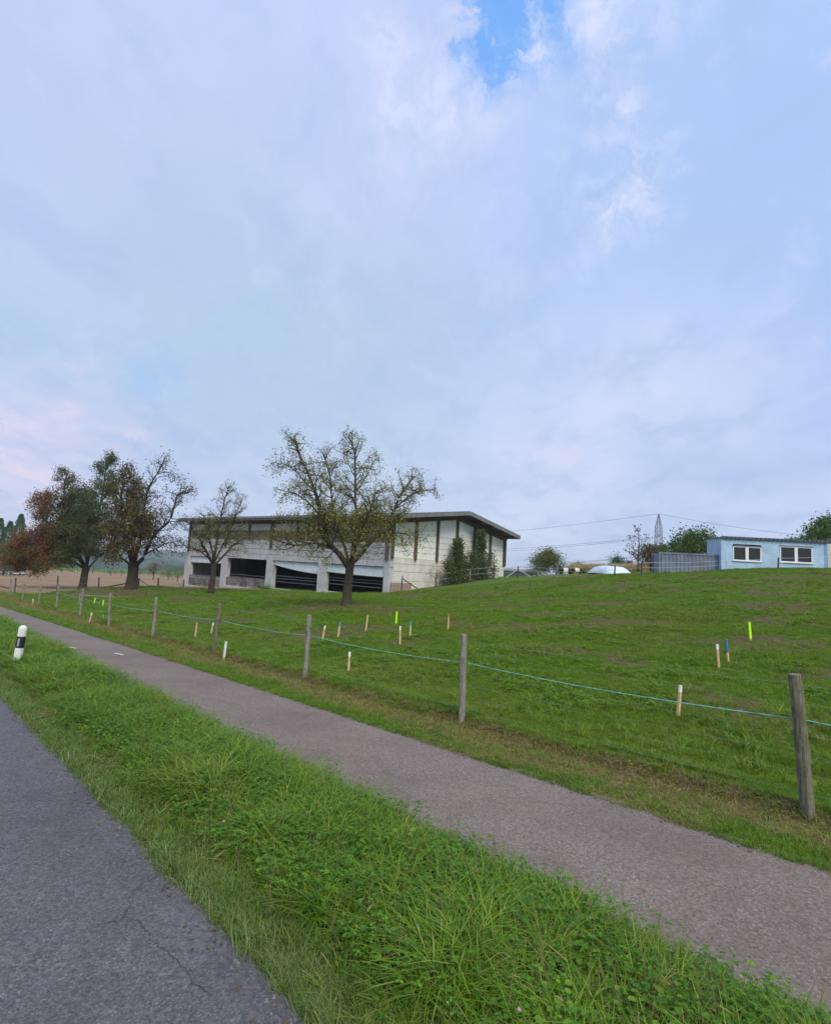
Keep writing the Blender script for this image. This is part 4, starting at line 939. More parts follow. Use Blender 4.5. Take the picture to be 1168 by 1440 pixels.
def bushy(name, px, pyb, D, wpx, hpx, label, lm, cat='tree', n=2600, leafsz=None, trunk_=True, seed=1, tint=.45, lobes=9, loc_z=None, hollow=.5, group=None):
    """background tree or bush: clumped leaf cloud on a short trunk with limbs"""
    r_ = np.random.default_rng(seed); b = at(px, pyb, D); b[2] = g1(b[0], b[1]) if loc_z is None else loc_z
    top = at(px, pyb-hpx, D); H = top[2]-b[2]; Wd = wpx/F*D*1.25; root = empty(name, b, label, cat, group)
    c0 = H*(.28 if trunk_ else .0); ls = []
    for i in range(lobes):
        a = r_.uniform(0, 6.283); q = r_.uniform(.15, .62)**.8; zz = c0+(H-c0)*r_.uniform(.25, .82)
        env = math.sin(min(1, (zz-c0)/(H-c0)*1.05+.12)*math.pi)**.6
        ls.append((math.cos(a)*q*Wd*.55*env, math.sin(a)*q*Wd*.55*env, zz, r_.uniform(.24, .38)*min(Wd, H)))
    ls.append((0, 0, H-.16*H, .16*min(Wd, H)))
    P_ = []
    for (x_, y_, z_, rr_) in ls:
        m_ = n//len(ls); d = r_.normal(0, 1, (m_, 3)); d /= np.linalg.norm(d, axis=1)[:, None]; q = rr_*(r_.uniform(hollow, 1.12, (m_, 1)))*(1+.25*r_.normal(0, 1, (m_, 1))*.6)
        P_.append(np.array([x_, y_, z_])+d*q*np.array([1.15, 1.15, .95]))
    P_ = np.concatenate(P_); P_[:, 2] = np.maximum(P_[:, 2], .05); n_ = len(P_)
    a = r_.normal(0, 1, (n_, 3)); a /= np.linalg.norm(a, axis=1)[:, None]; b_ = r_.normal(0, 1, (n_, 3)); b_ -= a*(a*b_).sum(1)[:, None]; b_ /= np.linalg.norm(b_, axis=1)[:, None]
    z_ = ((leafsz or .042*H)*r_.uniform(.5, 1.4, n_))[:, None]
    V = np.stack([P_, P_+a*z_*.5+b_*z_*.4, P_+a*z_, P_+a*z_*.5-b_*z_*.4], 1).reshape(-1, 3)
    o = mesh_obj('crown', V, np.arange(n_*4).reshape(-1, 4), lm, root); o['kind'] = 'stuff'
    at_ = o.data.attributes.new('tint', 'FLOAT', 'FACE'); at_.data.foreach_set('value', np.clip(tint+.5*(fbm(P_[:, 0]/H*6, P_[:, 2]/H*6, seed)-.5)+r_.normal(0, .2, n_), 0, 1).astype(np.float32))
    if trunk_:
        m = MB(); m.tube([(0, 0, -.3), (.02*H, 0, c0), (0, .01*H, H*.7)], [.035*H, .025*H, .008*H], 7)
        for (x_, y_, zz, rr_) in ls[:6]: m.tube([(0.01*H, 0, c0*.9), (x_*.5, y_*.5, (c0+zz)/2), (x_, y_, zz)], [.016*H, .01*H, .004*H], 5)
        m.build('trunk', m_bark2, root, smooth=True)
    return root
def conifer(px, pyb, D, wpx, hpx, label, seed, lz=None, group=None):
    r_ = np.random.default_rng(seed); b = at(px, pyb, D); top = at(px, pyb-hpx, D); b[2] = lz if lz is not None else g1(b[0], b[1]); H = top[2]-b[2]; Wd = wpx/F*D
    root = empty('conifer_tree', b, label, 'tree', group); n = 4600; h = r_.uniform(.05, 1, n)**.9; a = r_.uniform(0, 6.283, n)
    tier = .75+.25*np.abs(np.sin(h*32+a*.5)); q = Wd*.85*(1-h)**.8*tier*r_.uniform(.4, 1.05, n)
    P_ = np.stack([np.cos(a)*q, np.sin(a)*q, h*H-.12*q], 1); d = np.stack([np.cos(a), np.sin(a), -.35+r_.normal(0, .3, n)], 1); d /= np.linalg.norm(d, axis=1)[:, None]
    b_ = r_.normal(0, 1, (n, 3)); b_ -= d*(d*b_).sum(1)[:, None]; b_ /= np.linalg.norm(b_, axis=1)[:, None]; z_ = (H*.030*r_.uniform(.5, 1.3, n))[:, None]
    V = np.stack([P_, P_+d*z_*.5+b_*z_*.3, P_+d*z_, P_+d*z_*.5-b_*z_*.3], 1).reshape(-1, 3)
    o = mesh_obj('crown', V, np.arange(n*4).reshape(-1, 4), m_lv_con, root); o['kind'] = 'stuff'
    at_ = o.data.attributes.new('tint', 'FLOAT', 'FACE'); at_.data.foreach_set('value', np.clip(.5+r_.normal(0, .3, n), 0, 1).astype(np.float32))
    m = MB(); m.tube([(0, 0, -.3), (0, 0, H*.9)], [.02*H, .004*H], 6); m.build('trunk', m_bark2, root)

# shrubs climbing the gable wall
def wallshrub(px, pyb, wpx, hpx, label, seed, spire):
    b = onpl(px, pyb, P1-A_*1.0, A_); D = b[1]; r_ = np.random.default_rng(seed); zb = g1(b[0], b[1]); b[2] = zb
    root = empty('wall_shrub', b, label, 'shrub', 'evergreen shrubs against the barn gable'); H = at(px, pyb-hpx, D)[2]-zb; Wd = wpx/F*D; P_ = []
    for i in range(190):
        h = r_.random()**1.1; wloc = (Wd*.5*(.75+.5*math.sin(h*4)) if h < .55 else Wd*.5*spire*(1.15-h)*1.1); wloc = max(wloc, .15)
        c_ = B_*r_.uniform(-1, 1)*wloc*(1.1)-A_*r_.uniform(0, .9)*min(1, (1-h)+.1)+np.array([0, 0, h*H])
        P_.append(c_+r_.normal(0, .24, (46, 3))*np.array([1, 1, 1.2]))
    P_ = np.concatenate(P_); n = len(P_); a = r_.normal(0, 1, (n, 3)); a /= np.linalg.norm(a, axis=1)[:, None]; b_ = np.cross(a, r_.normal(0, 1, (n, 3))); b_ /= np.linalg.norm(b_, axis=1)[:, None]
    z_ = (.16*r_.uniform(.5, 1.4, n))[:, None]; V = np.stack([P_, P_+a*z_*.5+b_*z_*.4, P_+a*z_, P_+a*z_*.5-b_*z_*.4], 1).reshape(-1, 3)
    o = mesh_obj('crown', V, np.arange(n*4).reshape(-1, 4), m_lv_dark, root); o['kind'] = 'stuff'
    at_ = o.data.attributes.new('tint', 'FLOAT', 'FACE'); at_.data.foreach_set('value', np.clip(.36+r_.normal(0, .2, n), 0, .66).astype(np.float32))
    m = MB()
    for i in range(7): a0 = B_*r_.uniform(-.3, .3)*Wd*.4; m.tube([a0, a0*1.4+np.array([0, 0, H*.3]), a0*1.2+B_*r_.uniform(-.3, .3)+np.array([0, 0, H*r_.uniform(.5, .9)])], [.05, .035, .01], 5)
    m.build('stems', m_bark2, root)
wallshrub(640, 822, 50, 62, 'left of two dark evergreen shrubs climbing the barn gable', 1, .45)
wallshrub(672, 819, 58, 70, 'right and taller of two dark evergreen shrubs climbing the barn gable', 2, .30)
b = onpl(614, 826, P1-A_*1.2, A_); T = Tree(77); root = empty('leafless_shrub', (b[0], b[1], g1(b[0], b[1])), 'thin leafless shrub at the barn gable left of the evergreen shrubs', 'shrub')
for i in range(9): T.grow((b[0]+random.uniform(-.3, .3), b[1]+random.uniform(-.3, .3), g1(b[0], b[1])-.1), (random.uniform(-.4, .4), random.uniform(-.4, .4), 1), random.uniform(1.2, 2.2), .02, 1, .3, spawn=(4, 4, 4))
T.leaf = []; T.build(root, m_bark2, m_lv_brown, .1, 1, None)
b = hit(377, 828); scatter('wall_weeds', np.stack([b[0]+RNG.normal(0, .5, 40), b[1]-.6+RNG.normal(0, .25, 40), np.zeros(40)+g1(b[0], b[1])], 1), RNG.uniform(2.5, 5, 40), p_weed, 'green weeds at the foot of a barn column')

# background vegetation, right of the barn
bushy('round_tree', 769, 812, 96, 48, 40, 'broad yellow green bushy tree between the barn and the cows', m_lv_gold, n=9000, seed=31, lobes=26, tint=.35, trunk_=False, hollow=.15)
bushy('bush', 752, 812, 78, 20, 24, 'dark green bush at the left foot of the yellow green tree', m_lv_green, 'bush', seed=32, trunk_=False, tint=.2)
bushy('bush', 784, 812, 104, 22, 17, 'low green bush right of the yellow green tree behind the cows', m_lv_green, 'bush', seed=33, trunk_=False, tint=.5)
bushy('distant_tree', 813, 800, 130, 18, 8, 'small dark treetop above the maize', m_lv_green, seed=34)
bushy('distant_tree', 866, 806, 120, 22, 24, 'grey green tree above the left of the maize', m_lv_con, seed=35, lobes=6)
bushy('distant_tree', 884, 806, 118, 18, 18, 'small pale brown tree above the maize', m_lv_rust, seed=36, lobes=6)
b = at(897, 806, 70); T = Tree(55); zb = g1(b[0], b[1]); root = empty('slender_tree', (b[0], b[1], zb), 'tall thin tree with sparse leaves left of the pylon', 'tree')
T.trunk.tube([(b[0], b[1], zb-.2), tuple(at(897, 785, 70)), tuple(at(898, 765, 70))], [.14, .10, .07], 7, False)
for q in ([(897, 785, 0), (890, 770, 0), (885, 755, 0)], [(898, 775, 0), (898, 755, .2), (896, 742, 0)], [(898, 782, 0), (905, 768, .5), (909, 752, .4)], [(897, 790, 0), (889, 780, -.5), (880, 775, -.6)], [(898, 788, 0), (908, 778, -.5), (914, 770, -.5)]):
    limbpx(T, 70, q, .06, spawn=(3, 3, 3), n=8)
T.build(root, m_bark2, m_lv_brown, .24, 1, lambda P_, r_: .4+r_.normal(0, .3, len(P_)), .12, .4)
bushy('round_tree', 914, 806, 66, 32, 39, 'rust brown round tree left of the grey container', m_lv_rust, seed=37, n=4000, lobes=12)
bushy('distant_tree', 932, 806, 75, 26, 42, 'dark olive tree between the rust brown tree and the grey container', m_lv_green, seed=38, tint=.35, lobes=9)
bushy('round_tree', 973, 803, 62, 56, 58, 'broad green tree behind the grey container', m_lv_green, seed=39, n=7000, lobes=18, tint=.22)
bushy('distant_tree', 1000, 803, 66, 30, 26, 'low green tree behind the gap between container and hut', m_lv_green, seed=49, n=2000, lobes=8, tint=.3)
bushy('spreading_tree', 1162, 800, 62, 50, 76, 'green spreading tree rising behind the right end of the blue hut', m_lv_green, seed=40, n=3600, lobes=13, tint=.25)
bushy('distant_tree', 1118, 800, 75, 30, 46, 'small treetop just above the hut roof', m_lv_green, seed=41, n=1500)

# maize field
n = 14000; x = RNG.uniform(10, 62, n); y = RNG.uniform(88, 104, n); px = 584+F*x/y
kk = (px > 800+5) & (px < 945); x, y = x[kk], y[kk]
p_maize = protos('maize shapes', [blades(14, .35, 1.4, 2.7, .06, .4, 3, 200+i) for i in range(4)], leafy('dry maize', [(.36, .25, .10), (.50, .36, .16), (.28, .24, .08), (.56, .43, .22)], .25))
scatter('maize_field', np.stack([x, y, gz(x, y)], 1), RNG.uniform(.75, 1.05, len(x)), p_maize, 'ripe tan maize standing beyond the crest of the pasture')

# ------------------------------------------------------------------ silage heap under plastic
b = at(857, 809, 50); zb = g1(b[0], b[1])-.05; vs, fs = [], []
prof = [(-27, -.02), (-25, .25), (-20, .62), (-14, .92), (-8, 1), (0, 1.02), (9, .98), (14, .7), (20, .38), (26, .04)]
Hs = at(857, 796.5, 50)[2]-zb; nr = 7
for j in range(nr):
    dy = (j-3)/3*3.2; k_ = math.sqrt(max(0, 1-((j-3)/3)**2))*.98+.02
    for i, (px_, h_) in enumerate(prof): vs.append((px_*.78/F*50*(1 if k_ > .1 else .96)*(.85+.15*k_), dy, Hs*1.05*min(1, h_*1.35)*k_**.6+random.uniform(-.04, .04)*k_-(.1 if j in (0, nr-1) else 0)))
for j in range(nr-1):
    for i in range(len(prof)-1): a = j*len(prof)+i; fs.append((a, a+1, a+len(prof)+1, a+len(prof)))
o = mesh_obj('silage_heap', vs, fs, m_wrap, loc=(b[0], b[1], zb), smooth=False); tag(o, 'low heap covered with pale blue white plastic sheet on the crest', 'silage heap')
md = o.modifiers.new('sub', 'SUBSURF'); md.levels = 1; md.render_levels = 2

# ------------------------------------------------------------------ container and hut on the crest
def frame_at(pxa, pxb, pyt, D0, D1): return at(pxa, pyt, D0), at(pxb, pyt, D1)
def facade(root, P0, P1_):
    """local axes: e along the front, n pointing away from the camera"""
    e_ = (P1_-P0)*np.array([1, 1, 0]); L = np.linalg.norm(e_); e_ /= L; n_ = np.array([-e_[1], e_[0], 0])
    return e_, n_, L
ca, cb = at(926, 779, 42.5), at(1009, 777, 41.5); zt = (ca[2]+cb[2])/2+.0
cb_z = min(g1(ca[0], ca[1]), g1(cb[0], cb[1]))-.1
cont = empty('shipping_container', (ca[0], ca[1], cb_z), 'grey blue corrugated steel container left of the hut', 'container')
e_, n_v, L = facade(cont, ca, cb); zt0 = zt-cb_z
def lb(m, s0, s1, d0, d1, z0, z1):
    c_ = lambda s_, d_, z_: e_*s_+n_v*d_+np.array([0, 0, z_])
    return m.hexa([c_(s0, d0, z0), c_(s1, d0, z0), c_(s1, d1, z0), c_(s0, d1, z0), c_(s0, d0, z1), c_(s1, d0, z1), c_(s1, d1, z1), c_(s0, d1, z1)])
def corr(name, mt, root, s0, s1, d, z0, z1, pitch, depth):
    n = int((s1-s0)/pitch); vs = []; pr = []
    for i in range(n):
        b0 = s0+i*pitch; pr += [(b0, d), (b0+pitch*.35, d), (b0+pitch*.5, d-depth), (b0+pitch*.85, d-depth)]
    pr.append((s1, d)); k_ = len(pr)
    for (s_, d_) in pr:
        for z_ in (z0, z1): vs.append(e_*s_+n_v*d_+np.array([0, 0, z_]))
    fs = [(2*i, 2*i+2, 2*i+3, 2*i+1) for i in range(k_-1)]
    return mesh_obj(name, vs, fs, mt, root)
lb(MB(), .06, L-.06, .08, 2.4, 0, zt0-.05).build('body', m_cont, cont)
corr('corrugated_side', m_cont, cont, .08, L-.08, .05, .1, zt0-.08, .28, .045)
lb(MB(), 0, L, -.02, .1, zt0-.12, zt0).build('top_rail', m_cont, cont); lb(MB(), 0, L, -.02, .1, 0, .14).build('bottom_rail', m_cont, cont)
for s_ in (0, L-.12): lb(MB(), s_, s_+.12, -.025, .12, .14, zt0-.12).build('corner_post', m_cont, cont)
lb(MB(), -.05, L+.3, 2.38, 2.5, 0, zt0).build('rear_wall', m_cont, cont)

ca, cb = at(1014, 757, 41), at(1161, 757.5, 40); hz = min(g1(ca[0], ca[1]), g1(cb[0], cb[1]))-.15
hut = empty('site_hut', (ca[0], ca[1], hz), 'pale blue flat roofed hut with two double windows on the crest', 'hut')
e_, n_v, L = facade(hut, ca, cb); O = np.array([ca[0], ca[1], hz]); ztop = (ca[2]+cb[2])/2-hz-.12
def hp(px, py): q = onpl(px, py, ca, n_v)-O; return q@e_, q[2]
wins = []
for (x0, y0, x1, y1) in ((1030, 768, 1070, 790), (1096, 768, 1142, 792.5)):
    s0, z1 = hp(x0, y0); s1, z0 = hp(x1, y1); wins.append((s0, s1, z0, z1))
# wall built round the openings
seg = [0]+[q for w_ in wins for q in (w_[0], w_[1])]+[L]; zlo = min(w_[2] for w_ in wins); zhi = max(w_[3] for w_ in wins)
m = MB(); lb(m, 0, L, 0, .12, 0, zlo); lb(m, 0, L, 0, .12, zhi, ztop)
for i in range(0, len(seg), 2): lb(m, seg[i], seg[i+1], 0, .12, zlo, zhi)
m.build('front_wall', m_hut, hut)
m = MB(); lb(m, 0, .1, .12, 2.6, 0, ztop); lb(m, L-.1, L, .12, 2.6, 0, ztop); lb(m, 0, L, 2.6, 2.72, 0, ztop); m.build('wall', m_hut, hut)
lb(MB(), .1, L-.1, .13, 2.6, 0, .2).build('floor', m_dark, hut)
# profiled cladding seams
for s_ in np.arange(.6, L, 1.22): lb(MB(), s_-.012, s_+.012, -.008, .0, .05, zlo-.08).build('cladding_seam', m_hut, hut)
lb(MB(), -.03, .12, -.02, .0, 0, ztop).build('corner_trim', m_hut, hut); lb(MB(), L-.14, L+.02, -.02, .0, 0, ztop).build('corner_trim', simple('blue trim', (.16, .34, .55), .5), hut)
lb(MB(), -.1, L+.4, -.12, 2.8, ztop, ztop+.05).build('roof', m_hutroof, hut)
corr('roof_edge', m_hutroof, hut, -.1, L+.4, -.13, ztop-.03, ztop+.12, .30, .07)
lb(MB(), -.06, L+.36, -.07, -.02, ztop-.09, ztop-.002).build('fascia', simple('grey blue trim', (.26, .33, .40), .5), hut)
for (s0, s1, z0, z1) in wins:
    wn = bpy.data.objects.new('window', None); COL.objects.link(wn); wn.parent = hut; wn.location = tuple(e_*s0+np.array([0, 0, z0]))
    W0 = s1-s0; Hh = z1-z0; t_ = .07; mid = W0/2
    def wb(m, a, b, c_, d, y0, y1): return lb(m, a, b, y0, y1, c_, d)
    m = MB(); wb(m, 0, W0, 0, t_, -.03, .08); wb(m, 0, W0, Hh-t_, Hh, -.03, .08); wb(m, 0, t_, t_, Hh-t_, -.03, .08); wb(m, W0-t_, W0, t_, Hh-t_, -.03, .08); wb(m, mid-.11, mid+.11, t_, Hh-t_, -.03, .08)
    m.build('frame', m_frame, wn)
    wb(MB(), -.06, W0+.06, -.05, -.003, -.08, .02).build('sill', m_frame, wn); wb(MB(), -.04, W0+.04, Hh+.003, Hh+.07, -.06, .0).build('shutter_box', m_cont, wn)
    for a, b2 in ((t_, mid-.11), (mid+.11, W0-t_)): wb(MB(), a, b2, t_, Hh-t_, .02, .03).build('pane', m_glass, wn)
# shed wall seen past the right end of the hut
ca2 = at(1162.5, 760, 42); zz2 = g1(ca2[0], ca2[1])-.2; sh = empty('small_shed', (ca2[0], ca2[1], zz2), 'pale brown shed wall past the right end of the blue hut', 'shed')
lb(MB(), 0, 3.2, 0, 2.5, 0, ca2[2]-zz2).build('wall', m_house, sh); lb(MB(), -.1, 3.3, -.15, 2.6, ca2[2]-zz2+.002, ca2[2]-zz2+.12).build('roof', m_hutroof, sh)

# ------------------------------------------------------------------ rear wire fences
def rear_fence(label, posts, wires, pm, wm, rr_=.04, braces=(), wr=.006, wfr=(.95, .6, .3)):
    b0 = at(posts[0][0], posts[0][1], posts[0][3]); b0[2] = g1(b0[0], b0[1]); root = empty('wire_fence', b0, label, 'fence'); lst = []
    for i, (px, pb, pt, D) in enumerate(posts):
        b = at(px, pb, D); tp = at(px+(pb-pt)*.05, pt, D); b[2] = min(b[2], g1(b[0], b[1]))-.1; lst.append((b+[0, 0, .1], tp))
        r1 = rr_ if not isinstance(rr_, (list, tuple)) else rr_[i]; mm = pm if not isinstance(pm, (list, tuple)) else pm[i]
        m = MB(); m.tube([b-b0, tp-b0], [r1, r1*.9], 7); m.build('post', mm, root)
    for (xa, ya, xb, yb, D, mm) in braces:
        m = MB(); m.tube([at(xa, ya, D)-b0, at(xb, yb, D)-b0], .05, 7); m.build('brace', mm, root)
    for f_ in wfr: run('wire', f_, wr, wm, .03, 0., par=root, o0=b0, lst=lst, n=4)
    return root
m_lightpost = simple('pale weathered wood', (.40, .38, .34), .85, .2)
rear_fence('wire fence with dark posts in front of the stubble field', [(-40, 826, 815, 41), (21.6, 828, 812.5, 43), (80.8, 828, 810, 43), (138.6, 828, 812, 43), (194.6, 829, 813, 43), (222, 827.5, 813, 44), (258, 827, 815, 48)], 3,
           m_darkpost, m_wire, .06, [(140, 827, 176, 821, 43, m_darkpost), (197, 815, 212, 826, 43, m_lightpost), (-10, 821, 14, 828, 43, m_darkpost)])
rear_fence('white cord fence running along the front of the barn', [(112, 843, 835, 30), (160, 844, 838, 36), (262, 832, 826.5, 46), (300, 832, 826, 47)], 1, m_lightpost, m_cord, .012, (), .012, (.9,))
HF = [(564.5, 833, 810, 48.5), (612, 828, 806, 53), (660, 819, 799, 58), (693.5, 815, 796, 58), (727.5, 813, 796.5, 56), (754, 813, 797, 52), (783, 812, 798, 48), (825, 811, 796, 44), (863.7, 809.5, 795, 41.5), (901.5, 807.5, 789, 40.5), (945, 806, 790, 40), (1020, 803, 787, 38.8), (1093.5, 799.5, 784, 38), (1168, 799, 781, 37), (1240, 799, 781, 36)]
rear_fence('wire fence along the crest from the barn to the hut', HF, 1, [m_darkpost, m_darkpost, m_lightpost, m_darkpost, m_darkpost, m_darkpost, m_lightpost, m_wire, m_darkpost, m_darkpost, m_wire, m_wire, m_darkpost, m_wire, m_wire],
           m_cord, [.06, .04, .06, .07, .07, .05, .03, .02, .06, .06, .02, .02, .06, .03, .05], [(566, 814, 590, 830, 48.3, m_darkpost), (727, 801, 712, 812, 55.8, m_lightpost), (729, 801, 749, 813, 55.8, m_lightpost)], .009, (.93, .55))

# ------------------------------------------------------------------ cows
def cow(px, pyf, D, face, label, seed, Lm=2.2):
    b = at(px, pyf, D); zb = g1(b[0], b[1]); root = empty('cow', (b[0], b[1], zb), label, 'cow', 'black cows with white middles grazing beyond the crest')
    root.rotation_euler = (0, 0, face)
    V = {}; vs = []; es = []; rd = []
    def a(p, r_, par=None):
        vs.append(p); rd.append(r_); i = len(vs)-1
        if par is not None: es.append((par, i))
        return i
    pel = a((-.75, 0, 1.12), .34); mid_ = a((-.2, 0, 1.08), .40, pel); chest = a((.45, 0, 1.10), .37, mid_); neck = a((.85, 0, 1.0), .22, chest); poll = a((1.15, 0, .62), .15, neck); face_ = a((1.28, 0, .38), .12, poll); a((1.34, 0, .2), .09, face_)
    tl = a((-1.08, 0, 1.15), .06, pel); a((-1.15, 0, .75), .03, tl)
    for sy in (-1, 1):
        h = a((.5, .19*sy, .78), .14, chest); k_ = a((.52, .2*sy, .45), .075, h); f1 = a((.5, .2*sy, .12), .055, k_); a((.53, .2*sy, .02), .07, f1)
        h = a((-.78, .2*sy, .82), .19, pel); k_ = a((-.88, .21*sy, .48), .085, h); f1 = a((-.82, .21*sy, .13), .055, k_); a((-.79, .21*sy, .02), .07, f1)
        a((1.12, .2*sy, .72), .035, poll)
    me = bpy.data.meshes.new('body'); me.from_pydata(vs, es, []); me.materials.append(m_cow); o = bpy.data.objects.new('body', me); COL.objects.link(o); o.parent = root
    m = o.modifiers.new('skin', 'SKIN'); 
    if not me.skin_vertices: 
        bm = bmesh.new(); bm.from_mesh(me); bm.verts.layers.skin.verify(); bm.to_mesh(me); bm.free()
    for i, sv in enumerate(me.skin_vertices[0].data): sv.radius = (rd[i], rd[i]); sv.use_root = (i == 0)
    m.use_smooth_shade = True; s2 = o.modifiers.new('sub', 'SUBSURF'); s2.levels = 1; s2.render_levels = 2
def cowf(N, p, pos):
    v = N.new('ShaderNodeTexCoord').outputs['Object']; sp = N.new('ShaderNodeSeparateXYZ'); N.l.new(v, sp.inputs[0])
    xx = N.math('ADD', sp.outputs[0], N.math('MULTIPLY', N.math('SUBTRACT', N.noise(v, 2.5, 3), .5), .25))
    bd = N.math('MULTIPLY', N.math('GREATER_THAN', xx, -.45), N.math('LESS_THAN', xx, .28))
    N.l.new(N.mix(bd, (.014, .012, .011), (.62, .58, .50)), p.inputs['Base Color'])
m_cow = mat('belted cow hide', cowf)
cow(793, 811.5, 82, math.radians(190), 'left of two belted cows, between the bushy tree and the maize', 1)
cow(811, 811.0, 84, math.radians(5), 'right of two belted cows, in front of the maize', 2)

# ------------------------------------------------------------------ farmhouse beyond the barn
b = at(729, 813, 105); zb = g1(b[0], b[1])-.2; fh = empty('farmhouse', (b[0], b[1], zb), 'distant low farmhouse with red tiled roof right of the barn', 'house')
Ht = at(729, 800, 105)[2]-zb
MB().box(-2.3, 3.2, 0, 7, 0, Ht*.72).build('wall', m_house, fh)
MB().add([(-2.7, -.4, Ht*.68), (3.6, -.4, Ht*.68), (3.6, 7.4, Ht*.68), (-2.7, 7.4, Ht*.68), (-1.9, 3.5, Ht), (2.9, 3.5, Ht)], [(0, 1, 5, 4), (2, 3, 4, 5), (1, 2, 5), (3, 0, 4), (3, 2, 1, 0)]).build('roof', m_redroof, fh)
for x_ in (-1.3, .4, 2.1): MB().box(x_-.35, x_+.35, -.03, .05, Ht*.35, Ht*.58).build('window', m_glass, fh)
b = at(722, 813, 95); zb = g1(b[0], b[1])-.2; shd = empty('field_shed', (b[0], b[1], zb), 'dark green shed in front of the red roofed farmhouse', 'shed')
MB().box(-1.8, 3.4, 0, 3, 0, 1.3).build('wall', m_teal, shd); MB().add([(-2, -.2, 1.302), (3.6, -.2, 1.302), (3.6, 3.2, 1.6), (-2, 3.2, 1.6), (-2, -.2, 1.38), (3.6, -.2, 1.38), (3.6, 3.2, 1.68), (-2, 3.2, 1.68)], [(3, 2, 1, 0), (4, 5, 6, 7), (0, 1, 5, 4), (1, 2, 6, 5), (2, 3, 7, 6), (3, 0, 4, 7)]).build('roof', m_fascia, shd)

# ------------------------------------------------------------------ pylon and power lines
PD = 260; b = at(925, 812, PD); top = at(926, 722.5, PD); zb = g1(b[0], b[1]); H = top[2]-zb
py_ = empty('power_pylon', (b[0], b[1], zb), 'steel lattice power pylon behind the trees', 'pylon')
m = MB(); hw = lambda z: (1.6-.55*z/H if z < H*.82 else 1.05*(1-(z-H*.82)/(H*.18))+.08)
lv = [H*f_ for f_ in (0, .12, .24, .35, .45, .54, .62, .7, .76, .82, .9, 1)]
for sx, sy in ((-1, -1), (1, -1), (1, 1), (-1, 1)): m.tube([(sx*hw(z), sy*hw(z), z) for z in lv], .17, 4)
m.build('leg_frame', m_steel, py_)
m = MB()
for i in range(len(lv)-1):
    a, c_ = hw(lv[i]), hw(lv[i+1])
    for (x0, y0), (x1, y1) in (((-1, -1), (1, -1)), ((1, -1), (1, 1)), ((1, 1), (-1, 1)), ((-1, 1), (-1, -1))):
        m.tube([(x0*a, y0*a, lv[i]), (x1*c_, y1*c_, lv[i+1])], .065, 3); m.tube([(x1*a, y1*a, lv[i]), (x0*c_, y0*c_, lv[i+1])], .065, 3); m.tube([(x0*c_, y0*c_, lv[i+1]), (x1*c_, y1*c_, lv[i+1])], .065, 3)
m.build('lattice', m_steel, py_)
armd = np.array([.25, 1.]); armd /= np.linalg.norm(armd)
arms = [H*.70, H*.46]
for z in arms:
    for sg in (-1, 1): m = MB(); e2 = armd*sg*5.5; m.tube([(0, 0, z), (e2[0], e2[1], z)], .14, 4); m.tube([(0, 0, z+1.1), (e2[0], e2[1], z)], .08, 4); m.build('crossarm', m_steel, py_)
bb = np.array([b[0], b[1], zb])
def line(p0, p1, sag, label, r_=.075):
    n = 26; q = [p0+(p1-p0)*f_-np.array([0, 0, 4*sag*f_*(1-f_)]) for f_ in np.linspace(0, 1, n)]
    m = MB(); m.tube([v-p0 for v in q], r_, 4); o = m.build('power_line', m_steel); o.location = tuple(p0); tag(o, label, 'power line', 'power lines hung from the pylon')
line(bb+[0, 0, H], at(500, 758, 520), 4, 'highest power line running from the pylon tip towards the barn')
k_ = 0
labs = ['upper left power line of the middle pair between pylon and barn', 'lower left power line of the middle pair between pylon and barn', 'upper power line of the lowest pair between pylon and barn', 'lower power line of the lowest pair between pylon and barn']
for z, (ya, yb) in zip(arms, ((775, 779), (800, 803))):
    for sg, yy in ((-1, ya), (1, yb)):
        e2 = armd*sg*5.5; line(bb+[e2[0], e2[1], z-.6], at(500, yy, 520), 4, labs[k_], .08); k_ += 1
line(bb+[0, 0, H], at(1400, 766, 230), 4, 'thin power line running right from the pylon tip above the hut')

# ------------------------------------------------------------------ far left: trees, car, hills
conifer(19, 806, 170, 24, 84, 'tall pointed dark conifer at the left edge of the picture', 1, group='distant conifers on the left')
conifer(5, 806, 175, 24, 74, 'second conifer left of the tall pointed one', 2, group='distant conifers on the left')
conifer(-9, 806, 172, 24, 78, 'conifer cut by the left picture edge', 3, group='distant conifers on the left')
bushy('distant_tree', 26, 806, 165, 26, 52, 'green tree right of the tall pointed conifer', m_lv_green, seed=63, n=3000, tint=.3)
bushy('distant_tree', 4, 806, 150, 34, 38, 'pale brown tree below the distant conifers', m_lv_brown, seed=64, n=3000)
bushy('distant_tree', 8, 807, 140, 38, 20, 'dark bush at the far left field edge', m_lv_dark, seed=65, trunk_=False, tint=.1)
for i, (px_, D_, w_, h_, lm, lab) in enumerate([(155, 215, 20, 14, m_lv_con, 'leftmost dark tree on the far field edge seen between the trunks'), (170, 220, 18, 12, m_lv_dark, 'second dark tree on the far field edge seen between the trunks'),
        (215, 190, 26, 24, m_lv_rust, 'distant reddish brown tree standing in the stubble'), (236, 200, 20, 16, m_lv_brown, 'brown distant tree right of the reddish one'),
        (249, 175, 22, 20, m_lv_green, 'dark green distant tree beside the barn end'), (196, 240, 22, 14, m_lv_brown, 'hazy distant tree left of the reddish one'), (130, 240, 40, 14, m_lv_con, 'far wood edge tree left of the trunks'), (85, 240, 44, 12, m_lv_con, 'far wood edge tree above the parked car'),
        (52, 235, 40, 15, m_lv_dark, 'far wood edge tree left of the parked car')]):
    bb_ = hit(px_, 812, 290); yb = {155: 813, 170: 814, 215: 815.5, 236: 817, 249: 817, 196: 815}.get(px_, 808)
    bushy('distant_tree', px_, yb, D_, w_, h_, lab, lm, seed=70+i, n=1400, tint=.4)
